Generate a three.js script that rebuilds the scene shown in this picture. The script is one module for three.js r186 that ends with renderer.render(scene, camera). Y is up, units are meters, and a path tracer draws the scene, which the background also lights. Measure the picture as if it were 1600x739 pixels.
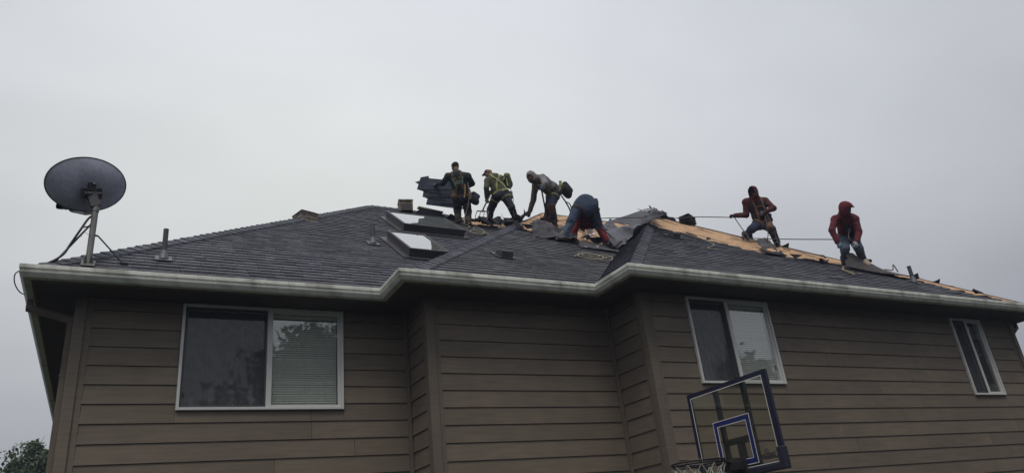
import * as THREE from 'three';
import { mergeGeometries } from 'three/addons/utils/BufferGeometryUtils.js';
import { FontLoader } from 'three/addons/loaders/FontLoader.js';
import { TextGeometry } from 'three/addons/geometries/TextGeometry.js';
import { RoundedBoxGeometry } from 'three/addons/geometries/RoundedBoxGeometry.js';

const V = (x, y, z) => new THREE.Vector3(x, y, z);
function rng(seed) { let a = seed >>> 0; return () => { a = (a + 0x6d2b79f5) | 0; let t = Math.imul(a ^ (a >>> 15), 1 | a); t = (t + Math.imul(t ^ (t >>> 7), 61 | t)) ^ t; return ((t ^ (t >>> 14)) >>> 0) / 4294967296; }; }
function hash3(x, y, z) { let h = Math.imul(x, 374761393) + Math.imul(y, 668265263) + Math.imul(z, 2147483647 ^ 0x5bd1e995); h = Math.imul(h ^ (h >>> 13), 1274126177); return ((h ^ (h >>> 16)) >>> 0) / 4294967296; }
function noise3(x, y, z, per = 0) {
  const xi = Math.floor(x), yi = Math.floor(y), zi = Math.floor(z), s = (t) => t * t * (3 - 2 * t), u = s(x - xi), v = s(y - yi), w = s(z - zi);
  const m = (a) => (per ? ((a % per) + per) % per : a), H = (a, b, c) => hash3(m(xi + a), m(yi + b), zi + c), L = (a, b, t) => a + (b - a) * t;
  return L(L(L(H(0, 0, 0), H(1, 0, 0), u), L(H(0, 1, 0), H(1, 1, 0), u), v), L(L(H(0, 0, 1), H(1, 0, 1), u), L(H(0, 1, 1), H(1, 1, 1), u), v), w) * 2 - 1;
}
const fbm = (x, y, z, n = 4) => { let a = 0, g = 0.5; for (let i = 0; i < n; i++) { a += g * noise3(x, y, z); x *= 2.03; y *= 2.03; z *= 2.03; g *= 0.5; } return a; };

// ---------------------------------------------------------------- camera, sky, sun, exposure
const scene = new THREE.Scene();
const camera = new THREE.PerspectiveCamera(35.56, 1024 / 472, 0.1, 2000);
camera.position.set(-0.122, 1.6, 9.181);
{
  const yaw = 0.5174, pit = 0.4095, rol = -0.1111;
  const F = V(Math.sin(yaw) * Math.cos(pit), Math.sin(pit), -Math.cos(yaw) * Math.cos(pit)), R0 = V(Math.cos(yaw), 0, Math.sin(yaw)), U0 = R0.clone().cross(F);
  const R = R0.clone().multiplyScalar(Math.cos(rol)).addScaledVector(U0, Math.sin(rol)), U = R0.clone().multiplyScalar(-Math.sin(rol)).addScaledVector(U0, Math.cos(rol));
  camera.quaternion.setFromRotationMatrix(new THREE.Matrix4().makeBasis(R, U, F.clone().negate()));
}
const skyTex = (() => {
  const w = 1024, h = 512, d = new Float32Array(w * h * 4);
  for (let j = 0; j < h; j++) for (let i = 0; i < w; i++) {
    const el = ((j + 0.5) / h - 0.5) * Math.PI, a = ((i + 0.5) / w - 0.5) * 2 * Math.PI, x = Math.cos(a) * Math.cos(el), z = Math.sin(a) * Math.cos(el), y = Math.sin(el);
    let az = Math.atan2(x, -z) * 180 / Math.PI; const ed = el * 180 / Math.PI;
    let t = Math.min(1, Math.max(0, ed / 33)); t = t * (1.55 - 0.55 * t);
    const up = Math.min(1, Math.max(0, (ed - 36) / 44)), g = 0.30 + 0.68 * t + 0.30 * up * up * (3 - 2 * up), daz = az - 13, B = 0.70 + 0.16 * Math.min(1, Math.max(0, (Math.abs(daz) - 75) / 60)) + 0.30 * Math.exp(-(daz * daz) / (daz > 0 ? 1900 : 1300));
    const q = 1 / (0.25 + Math.max(0, y)), n = fbm(x * q * 1.6 + 3, z * q * 2.6, 1.5, 5), n2 = fbm(x * q * 5, z * q * 8, 7.5, 4);
    const L = 0.775 * g * B * (1.025 + 0.11 * n + 0.045 * n2), warm = Math.exp(-((daz * daz) / 900 + (ed - 26) * (ed - 26) / 200));
    const k = (j * w + i) * 4; d[k] = L * (0.965 + 0.01 * warm); d[k + 1] = L * (0.998 + 0.014 * warm); d[k + 2] = L * (1.08 - 0.085 * warm); d[k + 3] = 1;
  }
  const tx = new THREE.DataTexture(d, w, h, THREE.RGBAFormat, THREE.FloatType);
  tx.mapping = THREE.EquirectangularReflectionMapping; tx.magFilter = tx.minFilter = THREE.LinearFilter; tx.wrapS = THREE.RepeatWrapping; tx.needsUpdate = true; return tx;
})();
scene.background = skyTex; scene.environment = skyTex;
const sun = new THREE.DirectionalLight(0xfff4e6, 1.5);
sun.position.set(-6, 43, 19); sun.target.position.set(6, 4, 0); sun.castShadow = true; sun.shadow.radius = 40; sun.shadow.mapSize.set(2048, 2048);
Object.assign(sun.shadow.camera, { left: -20, right: 20, top: 20, bottom: -20, near: 1, far: 120 });
scene.add(sun, sun.target);
const renderer = new THREE.WebGLRenderer({ antialias: true });
renderer.toneMapping = THREE.LinearToneMapping; renderer.toneMappingExposure = 1.0; renderer.shadowMap.enabled = true; renderer.setSize(1024, 472);

// ---------------------------------------------------------------- helpers
const used = {};
const numbered = (n) => { const k = used[n] = (used[n] ?? -1) + 1; return k ? n + '_' + String(k).padStart(3, '0') : n; };
function tag(o, label, category, group, kind) { if (label) o.userData.label = label; if (category) o.userData.category = category; if (group) o.userData.group = group; if (kind) o.userData.kind = kind; return o; }
function thing(name, label, category, pos, group) { const o = new THREE.Group(); o.name = numbered(name); if (pos) o.position.copy(pos); scene.add(o); return tag(o, label, category, group); }
function mesh(name, geo, mat, parent, label) {
  if (Array.isArray(geo)) geo = merge(geo);
  const m = new THREE.Mesh(geo, mat); m.name = parent ? name : numbered(name); m.castShadow = m.receiveShadow = true; (parent || scene).add(m); if (label) m.userData.label = label; return m;
}
function merge(list) {
  const col = list.some((g) => g.attributes.color);
  return mergeGeometries(list.map((g) => {
    g = g.index ? g.toNonIndexed() : g;
    for (const k of Object.keys(g.attributes)) if (!['position', 'normal', 'uv', 'color'].includes(k)) g.deleteAttribute(k);
    if (!g.attributes.normal) g.computeVertexNormals();
    if (!g.attributes.uv) g.setAttribute('uv', new THREE.BufferAttribute(new Float32Array(g.attributes.position.count * 2), 2));
    if (col && !g.attributes.color) g.setAttribute('color', new THREE.BufferAttribute(new Float32Array(g.attributes.position.count * 3).fill(1), 3));
    return g;
  }));
}
function boxUV(g) { // uv in metres, from the side each face looks to
  const p = g.attributes.position, n = g.attributes.normal, uv = new Float32Array(p.count * 2);
  for (let i = 0; i < p.count; i++) { const a = Math.abs(n.getX(i)), b = Math.abs(n.getY(i)), c = Math.abs(n.getZ(i)); if (b > a && b > c) { uv[2 * i] = p.getX(i); uv[2 * i + 1] = p.getZ(i); } else if (a > c) { uv[2 * i] = p.getZ(i); uv[2 * i + 1] = p.getY(i); } else { uv[2 * i] = p.getX(i); uv[2 * i + 1] = p.getY(i); } }
  g.setAttribute('uv', new THREE.BufferAttribute(uv, 2)); return g;
}
const box = (x0, x1, y0, y1, z0, z1) => boxUV(new THREE.BoxGeometry(x1 - x0, y1 - y0, z1 - z0).translate((x0 + x1) / 2, (y0 + y1) / 2, (z0 + z1) / 2));
function rbox(x0, x1, y0, y1, z0, z1, r) { return boxUV(new RoundedBoxGeometry(x1 - x0, y1 - y0, z1 - z0, 2, r).translate((x0 + x1) / 2, (y0 + y1) / 2, (z0 + z1) / 2)); }
function bar(a, b, w, h = w, up = V(0, 1, 0)) {
  const d = b.clone().sub(a), L = d.length(), z = d.clone().normalize(); let x = up.clone().cross(z); if (x.lengthSq() < 1e-6) x = V(1, 0, 0).cross(z); x.normalize(); const y = z.clone().cross(x);
  return boxUV(new THREE.BoxGeometry(w, h, L)).applyMatrix4(new THREE.Matrix4().makeBasis(x, y, z).setPosition(a.clone().add(b).multiplyScalar(0.5)));
}
function rod(a, b, r0, r1 = r0, n = 12) {
  const d = b.clone().sub(a); return new THREE.CylinderGeometry(r1, r0, d.length(), n).applyQuaternion(new THREE.Quaternion().setFromUnitVectors(V(0, 1, 0), d.clone().normalize())).translate((a.x + b.x) / 2, (a.y + b.y) / 2, (a.z + b.z) / 2);
}
const tube = (pts, r, seg = 40, rad = 7, closed = false) => new THREE.TubeGeometry(new THREE.CatmullRomCurve3(pts, closed, 'centripetal'), seg, r, rad, closed);
function prism(pts, depthVec) { // a flat convex polygon (Vector3 list) thickened along depthVec
  const n = pts.length, pos = [], q = pts.map((p) => p.clone().add(depthVec)), tri = (a, b, c) => pos.push(...a.toArray(), ...b.toArray(), ...c.toArray());
  for (let i = 1; i < n - 1; i++) { tri(pts[0], pts[i + 1], pts[i]); tri(q[0], q[i], q[i + 1]); }
  for (let i = 0; i < n; i++) { const j = (i + 1) % n; tri(pts[i], pts[j], q[j]); tri(pts[i], q[j], q[i]); }
  const nn = pts[1].clone().sub(pts[0]).cross(pts[2].clone().sub(pts[0])); if (nn.dot(depthVec) < 0) { for (let i = 0; i < pos.length; i += 9) for (let k = 0; k < 3; k++) { const t = pos[i + 3 + k]; pos[i + 3 + k] = pos[i + 6 + k]; pos[i + 6 + k] = t; } }
  const g = new THREE.BufferGeometry(); g.setAttribute('position', new THREE.Float32BufferAttribute(pos, 3)); g.computeVertexNormals(); return boxUV(g);
}
function tint(g, c) { const n = g.attributes.position.count, a = new Float32Array(n * 3); for (let i = 0; i < n; i++) { a[3 * i] = c[0]; a[3 * i + 1] = c[1]; a[3 * i + 2] = c[2]; } g.setAttribute('color', new THREE.BufferAttribute(a, 3)); return g; }

// ---------------------------------------------------------------- textures and materials
function tex(size, fn, metres, srgb = true) {
  const d = new Uint8Array(size * size * 4);
  for (let j = 0; j < size; j++) for (let i = 0; i < size; i++) { const c = fn(i / size, j / size), k = 4 * (j * size + i); for (let q = 0; q < 3; q++) d[k + q] = Math.max(0, Math.min(255, 255 * (c.length ? c[q] : c))); d[k + 3] = 255; }
  const t = new THREE.DataTexture(d, size, size); t.wrapS = t.wrapT = THREE.RepeatWrapping; t.magFilter = THREE.LinearFilter; t.minFilter = THREE.LinearMipmapLinearFilter; t.generateMipmaps = true;
  if (srgb) t.colorSpace = THREE.SRGBColorSpace; t.repeat.set(1 / (metres[0] ?? metres), 1 / (metres[1] ?? metres)); t.needsUpdate = true; return t;
}
const pn = (u, v, f, s) => noise3(u * f, v * f, s, f), pf = (u, v, f, s, n = 4) => { let a = 0, g = 0.5; for (let i = 0; i < n; i++) { a += g * pn(u, v, f, s + i); f *= 2; g *= 0.5; } return a; };
const grainT = tex(512, (u, v) => { const n = 0.78 + 0.30 * pf(u, v, 96, 3, 2) + 0.16 * pf(u, v, 6, 9, 4); return n; }, 0.9);
const grainB = tex(512, (u, v) => 0.5 + 0.5 * pf(u, v, 128, 5, 2), 0.9, false);
const sidingT = tex(512, (u, v) => { const g = 0.86 + 0.07 * pf(u, v * 10, 8, 2, 3) + 0.11 * pf(u, v, 4, 11, 4) + 0.03 * pf(u * 6, v, 3, 15, 3); return [g * 1.0, g * 0.995, g * 0.985]; }, [2.6, 1.3]);
const sidingB = tex(512, (u, v) => 0.5 + 0.4 * noise3(u * 16, v * 128, 4, 0) * 0.6 + 0.3 * pf(u, v, 64, 4, 2), [1.2, 1.2], false);
const dirtT = tex(512, (u, v) => { const s = Math.max(0, pf(u, v * 0.25, 8, 21, 4) - 0.05), m = Math.max(0, pf(u, v, 16, 31, 3)); const dr = Math.max(0, noise3(u * 60, v * 1.2, 51, 60) - 0.35) * 0.35, g = 0.97 - 0.34 * s - 0.12 * m - 0.35 * dr; return [g, g * 0.998, g * 0.98 - 0.02 * s]; }, [2.3, 0.9]);
const osbT = tex(1024, (u, v) => {
  let best = 0, tone = 0; for (let k = 0; k < 3; k++) { const a = k * 1.1 + 0.3, x = u * 64, y = v * 64, xr = x * Math.cos(a) + y * Math.sin(a), yr = -x * Math.sin(a) + y * Math.cos(a); const h = hash3(Math.floor(xr / 5.3 + 9 * hash3(0, Math.floor(yr / 1.4), k)), Math.floor(yr / 1.4), k); if (h > best) { best = h; tone = hash3(Math.floor(h * 9999), k, 5); } }
  const g = 0.80 + 0.20 * tone + 0.10 * pf(u, v, 8, 6, 3); const st = Math.max(0, pf(u, v, 5, 41, 4) - 0.08) * 1.3, nail = (Math.abs((u * 8) % 1 - 0.5) < 0.03 && Math.abs((v * 3) % 1 - 0.5) < 0.012) ? 0.5 : 1, k = g * nail * (1 - st); return [0.80 * k, 0.655 * k, 0.50 * k];
}, 1.3);
const feltT = tex(512, (u, v) => 0.82 + 0.16 * pf(u, v, 5, 4, 5) + 0.08 * pf(u, v, 64, 8, 1), 1.6);
const clothT = tex(256, (u, v) => 0.84 + 0.16 * Math.sin(u * 6.283 * 40) * Math.sin(v * 6.283 * 40) * 0.3 + 0.2 * pf(u, v, 8, 3, 4), 0.5);
const barkT = tex(256, (u, v) => 0.7 + 0.3 * pf(u * 3, v, 8, 2, 4), 0.6);
const grassT = tex(512, (u, v) => { const a = pf(u, v, 8, 3, 5), b = pf(u, v, 128, 9, 2); const g = 0.55 + 0.3 * a + 0.35 * b; return [0.34 * g, 0.40 * g, 0.20 * g]; }, 7);
const brickT = tex(256, (u, v) => 0.85 + 0.2 * pf(u, v, 32, 3, 3), 0.5);
const std = (c, o = {}) => new THREE.MeshStandardMaterial({ color: new THREE.Color().setRGB(...c), roughness: 0.85, ...o });
const M = {
  siding: std([0.182, 0.150, 0.114], { map: sidingT, bumpMap: sidingB, bumpScale: 0.0012, roughness: 0.75 }),
  trim: std([0.172, 0.143, 0.112], { map: sidingT, bumpMap: sidingB, bumpScale: 0.0008, roughness: 0.75 }),
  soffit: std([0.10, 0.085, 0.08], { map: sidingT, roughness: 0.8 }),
  gutter: std([0.68, 0.70, 0.67], { map: dirtT, roughness: 0.55 }),
  shingle: std([0.137, 0.145, 0.174], { map: grainT, bumpMap: grainB, bumpScale: 0.003, vertexColors: true, roughness: 0.95 }),
  shingleBack: std([0.05, 0.05, 0.058], { map: grainT, bumpMap: grainB, bumpScale: 0.002, roughness: 0.95 }),
  felt: std([0.10, 0.106, 0.13], { map: feltT, roughness: 0.7, side: THREE.DoubleSide }),
  osb: std([0.92, 0.88, 0.84], { map: osbT, roughness: 0.8 }),
  board: std([0.42, 0.34, 0.22], { map: barkT }),
  winFrame: std([0.52, 0.53, 0.52], { roughness: 0.45 }),
  pane: new THREE.MeshPhysicalMaterial({ color: 0xffffff, transmission: 1, thickness: 0, roughness: 0.02, ior: 2.0 }),
  screen: std([0.06, 0.065, 0.07], { transparent: true, opacity: 0.34, roughness: 0.9, side: THREE.DoubleSide }),
  blind: std([0.56, 0.60, 0.54], { roughness: 0.6 }),
  room: std([0.2, 0.19, 0.18]),
  curtain: std([0.30, 0.30, 0.31], { map: clothT }),
  skyGlass: new THREE.MeshPhysicalMaterial({ color: new THREE.Color().setRGB(0.16, 0.18, 0.17), roughness: 0.02, ior: 2.2, clearcoat: 1, clearcoatRoughness: 0.01 }),
  darkMetal: std([0.055, 0.055, 0.06], { roughness: 0.5, metalness: 0.2 }),
  flashing: std([0.13, 0.14, 0.17], { metalness: 0.3, roughness: 0.5, map: dirtT }),
  galv: std([0.20, 0.205, 0.205], { metalness: 0.5, roughness: 0.55, map: dirtT }),
  dish: std([0.40, 0.42, 0.52], { roughness: 0.5, map: feltT }),
  black: std([0.02, 0.02, 0.022], { roughness: 0.6 }),
  rope: std([0.36, 0.33, 0.25], { map: clothT, roughness: 0.95 }), ropeDark: std([0.10, 0.11, 0.12], { map: clothT, roughness: 0.9 }),
  silver: std([0.62, 0.63, 0.64], { metalness: 0.6, roughness: 0.4 }),
  brick: std([0.27, 0.24, 0.21], { map: brickT, vertexColors: true }),
  bark: std([0.11, 0.085, 0.065], { map: barkT }),
  grass: std([0.5, 0.5, 0.5], { map: grassT, roughness: 1 }),
  body: std([1, 1, 1], { vertexColors: true, roughness: 0.85 }), cloth: std([1, 1, 1], { vertexColors: true, roughness: 0.95 }),
  blue: std([0.007, 0.009, 0.03], { roughness: 0.4 }), blueBright: std([0.010, 0.018, 0.12], { roughness: 0.35 }), white: std([0.7, 0.7, 0.68], { roughness: 0.5 }), navy: std([0.012, 0.014, 0.03], { roughness: 0.5 }),
  acrylic: new THREE.MeshPhysicalMaterial({ color: new THREE.Color().setRGB(0.9, 0.92, 0.88), transmission: 1, thickness: 0, roughness: 0.03, ior: 1.4 }),
  net: std([0.42, 0.41, 0.36]), rim: std([0.014, 0.012, 0.013], { roughness: 0.5 }),
};
M.shingleWhite = M.shingle;
const sidings = [1, 0.93, 1.07, 0.97, 1.03].map((k, i) => { const m = M.siding.clone(); m.color.multiplyScalar(k); if (i > 2) m.color.g *= 0.985; return m; });
const font = await new FontLoader().loadAsync('fonts/droid/droid_sans_bold.typeface.json');

// ---------------------------------------------------------------- the ground
tag(mesh('ground', boxUV(new THREE.CircleGeometry(400, 64).rotateX(-Math.PI / 2)), M.grass), 'mown lawn around the house, reaching to the horizon', 'ground', null, 'structure');

// ---------------------------------------------------------------- the house: plan numbers (metres)
const o = 0.544, H = 4.959, XL = -0.620, XM = 3.297, XR = 6.147, XE = 15.007, zM = 0.731, zR = 1.531, P = 0.745, LINE0 = 3.812, ROW = 0.215, SOFF = H - 0.15, ZB = -11.3 + 2 * o;
const house = thing('house', 'brown clapboard house whose dark hip roof is half stripped to bare wood', 'house', V(0, 0, 0));

// --- walls of lapped siding boards
const windows = { L: [0.477, 2.412, 3.514, 4.792], R: [6.953, 8.551, 3.513, 4.773], F: [13.094, 13.997, 3.365, 4.764] };
function cutout(a, b, y0, y1, w) { // the intervals of [a, b] x [y0, y1] that a window leaves
  if (!w || y1 <= w[2] + 0.004 || y0 >= w[3] - 0.004) return [[a, b, y0, y1]];
  const r = []; if (y0 < w[2]) r.push([w[0], w[1], y0, w[2]]); if (y1 > w[3]) r.push([w[0], w[1], w[3], y1]);
  r.unshift([a, w[0], y0, y1]); r.push([w[1], b, y0, y1]); return r.filter((q) => q[1] - q[0] > 0.01 && q[3] - q[2] > 0.004);
}
function wall(org, along, out, len, wins = [], seed = 1) { // org: lower left corner seen from outside; boards lap out along `out`
  const rnd = rng(seed), toW = (u, y, d) => V(org.x + along.x * u + out.x * d, y, org.z + along.z * u + out.z * d);
  const block = (u0, u1, y0, y1, d0, d1, d2) => { // back plane d0, top lip d1, butt d2
    const g = prism([toW(u0, y0, d0), toW(u0, y0, d2), toW(u0, y1, d1), toW(u0, y1, d0)], along.clone().multiplyScalar(u1 - u0)); return g;
  };
  const core = []; let rects = [[0, len, 0, SOFF]];
  for (const w of wins) rects = rects.flatMap((r) => (w[1] < r[0] || w[0] > r[1] ? [r] : [[r[0], w[0], r[2], r[3]], [w[1], r[1], r[2], r[3]], [w[0], w[1], r[2], w[2]], [w[0], w[1], w[3], r[3]]].map((q) => [Math.max(q[0], r[0]), Math.min(q[1], r[1]), q[2], q[3]])));
  for (const r of rects) core.push(block(r[0], r[1], r[2], Math.min(r[3], SOFF - 0.001), -0.16, -0.03, -0.03));
  const wm = mesh('wall', core, M.trim, house);
  for (let k = -5; k < 19; k++) {
    let y0 = LINE0 - ROW * k, y1 = y0 + ROW - 0.006; if (y0 > SOFF || y1 < 0.1) continue; y0 = Math.max(0.1, y0); y1 = Math.min(y1, SOFF - 0.002);
    let parts = [[0.0, len, y0, y1]]; for (const w of wins) parts = parts.flatMap((q) => (w[1] < q[0] || w[0] > q[1] ? [q] : cutout(q[0], q[1], q[2], q[3], w)));
    const cuts = len > 3.2 ? [0.7 + rnd() * (len - 1.4)] : []; if (len > 7) cuts.push(((cuts[0] + len * 0.45) % (len - 1)) + 0.5);
    for (const c of cuts) parts = parts.flatMap((q) => (c > q[0] + 0.3 && c < q[1] - 0.3 ? [[q[0], c - 0.0012, q[2], q[3]], [c + 0.0012, q[1], q[2], q[3]]] : [q]));
    for (const q of parts) {
      const f0 = (q[2] - y0) / (y1 - y0), f1 = (q[3] - y0) / (y1 - y0), d = (f) => 0.0 - 0.013 * f, j = (rnd() - 0.5) * 0.0016;
      const g = block(q[0] + 0.001, q[1] - 0.001, q[2] + j, q[3], -0.029, d(f1), d(f0)); const uv = g.attributes.uv, du = rnd() * 3, dv = rnd() * 3; for (let i = 0; i < uv.count; i++) uv.setXY(i, uv.getX(i) + du, uv.getY(i) + dv);
      mesh('siding_board', g, sidings[Math.floor(rnd() * 5)], wm);
    }
  }
  return wm;
}
const shift = (w, x0) => [w[0] - x0, w[1] - x0, w[2], w[3]];
wall(V(XL, 0, 0), V(1, 0, 0), V(0, 0, 1), XM - XL, [shift(windows.L, XL)], 3);
wall(V(XM, 0, 0), V(0, 0, 1), V(-1, 0, 0), zM, [], 4);
wall(V(XM, 0, zM), V(1, 0, 0), V(0, 0, 1), XR - XM, [], 5);
wall(V(XR, 0, zM), V(0, 0, 1), V(-1, 0, 0), zR - zM, [], 6);
wall(V(XR, 0, zR), V(1, 0, 0), V(0, 0, 1), XE - XR, [shift(windows.R, XR), shift(windows.F, XR)], 7);
wall(V(XL, 0, ZB), V(0, 0, 1), V(-1, 0, 0), -ZB, [], 8);
wall(V(XE, 0, zR), V(0, 0, -1), V(1, 0, 0), zR - ZB, [], 9);
wall(V(XE, 0, ZB), V(-1, 0, 0), V(0, 0, -1), XE - XL, [], 10);
// corner boards: an L of two boards at outside corners, a square stick inside
function cornerOut(x, z, sx) { // sx: side the return wall looks to
  mesh('corner_board', [rbox(sx < 0 ? x - 0.018 : x - 0.095, sx < 0 ? x + 0.095 : x + 0.018, 0.1, SOFF - 0.003, z - 0.01, z + 0.022, 0.003), rbox(sx < 0 ? x - 0.0195 : x - 0.006, sx < 0 ? x + 0.006 : x + 0.0195, 0.1, SOFF - 0.004, z - 0.085, z + 0.019, 0.003)], M.trim, house);
}
cornerOut(XL, 0, -1); cornerOut(XM, zM, -1); cornerOut(XR, zR, -1); cornerOut(XE, zR, 1);
for (const [x, z] of [[XM, 0], [XR, zM]]) mesh('corner_board', box(x - 0.045, x - 0.004, 0.1, SOFF - 0.003, z - 0.005, z + 0.04), M.trim, house);

// --- soffits, fascias, gutters
const eave = [V(XL - o, H, ZB - o), V(XL - o, H, o), V(XM - o, H, o), V(XM - o, H, zM + o), V(XR - o, H, zM + o), V(XR - o, H, zR + o), V(XE + o, H, zR + o), V(XE + o, H, ZB - o)];
{
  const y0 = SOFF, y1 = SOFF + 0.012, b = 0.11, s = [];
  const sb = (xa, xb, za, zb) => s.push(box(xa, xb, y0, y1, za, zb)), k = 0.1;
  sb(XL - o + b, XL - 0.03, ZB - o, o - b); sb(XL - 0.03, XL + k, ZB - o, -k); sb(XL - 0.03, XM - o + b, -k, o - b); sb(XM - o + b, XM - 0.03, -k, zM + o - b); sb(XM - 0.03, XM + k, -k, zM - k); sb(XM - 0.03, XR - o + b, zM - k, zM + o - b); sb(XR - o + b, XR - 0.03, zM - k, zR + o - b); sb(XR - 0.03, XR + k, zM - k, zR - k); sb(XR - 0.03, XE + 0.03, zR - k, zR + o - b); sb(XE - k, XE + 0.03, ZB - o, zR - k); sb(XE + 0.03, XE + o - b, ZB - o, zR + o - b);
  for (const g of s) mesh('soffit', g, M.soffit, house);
}
function sweep(path, i, prof, closed = true) { // one mitred run of a profile [outward offset, y] along path segment i
  const n = (k) => { const a = path[k], b = path[k + 1], d = b.clone().sub(a).normalize(); return V(-d.z, 0, d.x); };
  const miter = (k) => { if (k <= 0) return n(0); if (k >= path.length - 1) return n(path.length - 2); const a = n(k - 1), b = n(k), m = a.clone().add(b); return m.multiplyScalar(1 / (1 + a.dot(b))); };
  const A = miter(i), B = miter(i + 1), pos = [], uv = []; let s = 0; const L = path[i].distanceTo(path[i + 1]), m = prof.length;
  for (let k = 0; k < (closed ? m : m - 1); k++) {
    const p = prof[k], q = prof[(k + 1) % m], ds = Math.hypot(p[0] - q[0], p[1] - q[1]), at = (e, w, r) => [e.x - w.x * r[0], e.y + r[1], e.z - w.z * r[0]];
    const a = at(path[i], A, p), b = at(path[i + 1], B, p), c = at(path[i + 1], B, q), d = at(path[i], A, q);
    pos.push(...a, ...c, ...b, ...a, ...d, ...c); const o2 = path[i].x + path[i].z; uv.push(o2, s, o2 + L, s + ds, o2 + L, s, o2, s, o2, s + ds, o2 + L, s + ds); s += ds;
  }
  const g = new THREE.BufferGeometry(); g.setAttribute('position', new THREE.Float32BufferAttribute(pos, 3)); g.setAttribute('uv', new THREE.Float32BufferAttribute(uv, 2)); g.computeVertexNormals(); return g;
}
// profile measured inwards from the outer lip (positive = towards the house)
const gutterProf = [[0, 0], [-0.005, -0.006], [-0.005, -0.043], [0.016, -0.051], [0.014, -0.076], [-0.004, -0.083], [-0.002, -0.091], [0.014, -0.112], [0.03, -0.132], [0.04, -0.14], [0.112, -0.14], [0.112, -0.004], [0.106, -0.004], [0.106, -0.022], [0.012, -0.022], [0.010, 0]].map(([a, b]) => [a, b]);
const fasciaProf = [[0.113, -0.02], [0.113, -0.158], [0.135, -0.158], [0.135, -0.02]];
for (let i = 0; i < eave.length - 1; i++) { mesh('gutter', sweep(eave, i, gutterProf), M.gutter, house); mesh('fascia', sweep(eave, i, fasciaProf), M.trim, house); }
for (const [x, z] of [[1.9, o], [4.6, zM + o], [8.9, zR + o], [11.95, zR + o]]) mesh('gutter_seam', sweep([V(x, H, z), V(x + 0.055, H, z)], 0, gutterProf.slice(0, 11).map(([q, y]) => [q - 0.002, y - (y < -0.13 ? 0.002 : 0)]), false), M.gutter, house);

// --- downspouts, both running from the side gutter back to the wall corner
function downspout(s) {
  const wx = s < 0 ? XL - 0.052 : XE + 0.052, gx = s < 0 ? XL - o + 0.062 : XE + o - 0.062, z = s < 0 ? -0.24 : zR - 0.16, zw = s < 0 ? -0.075 : zR - 0.09;
  const pts = [V(gx, H - 0.13, z), V(gx, H - 0.23, z), V(wx, s < 0 ? H - 0.40 : H - 0.44, zw), V(wx, 0.15, zw)];
  const g = []; for (let i = 0; i < 3; i++) { const d = pts[i + 1].clone().sub(pts[i]).normalize().multiplyScalar(0.02); g.push(bar(pts[i].clone().sub(i ? d : V(0, 0, 0)), pts[i + 1].clone().add(d), 0.075, 0.055, V(1, 0, 0.001))); }
  const d = mesh('downspout', g, M.trim, house);
  for (const y of [3.9, 2.2, 0.7]) mesh('strap', box(wx - 0.036, wx + 0.036, y, y + 0.03, zw - 0.05, zw + 0.042), M.trim, d);
}
downspout(-1); downspout(1);

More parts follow.
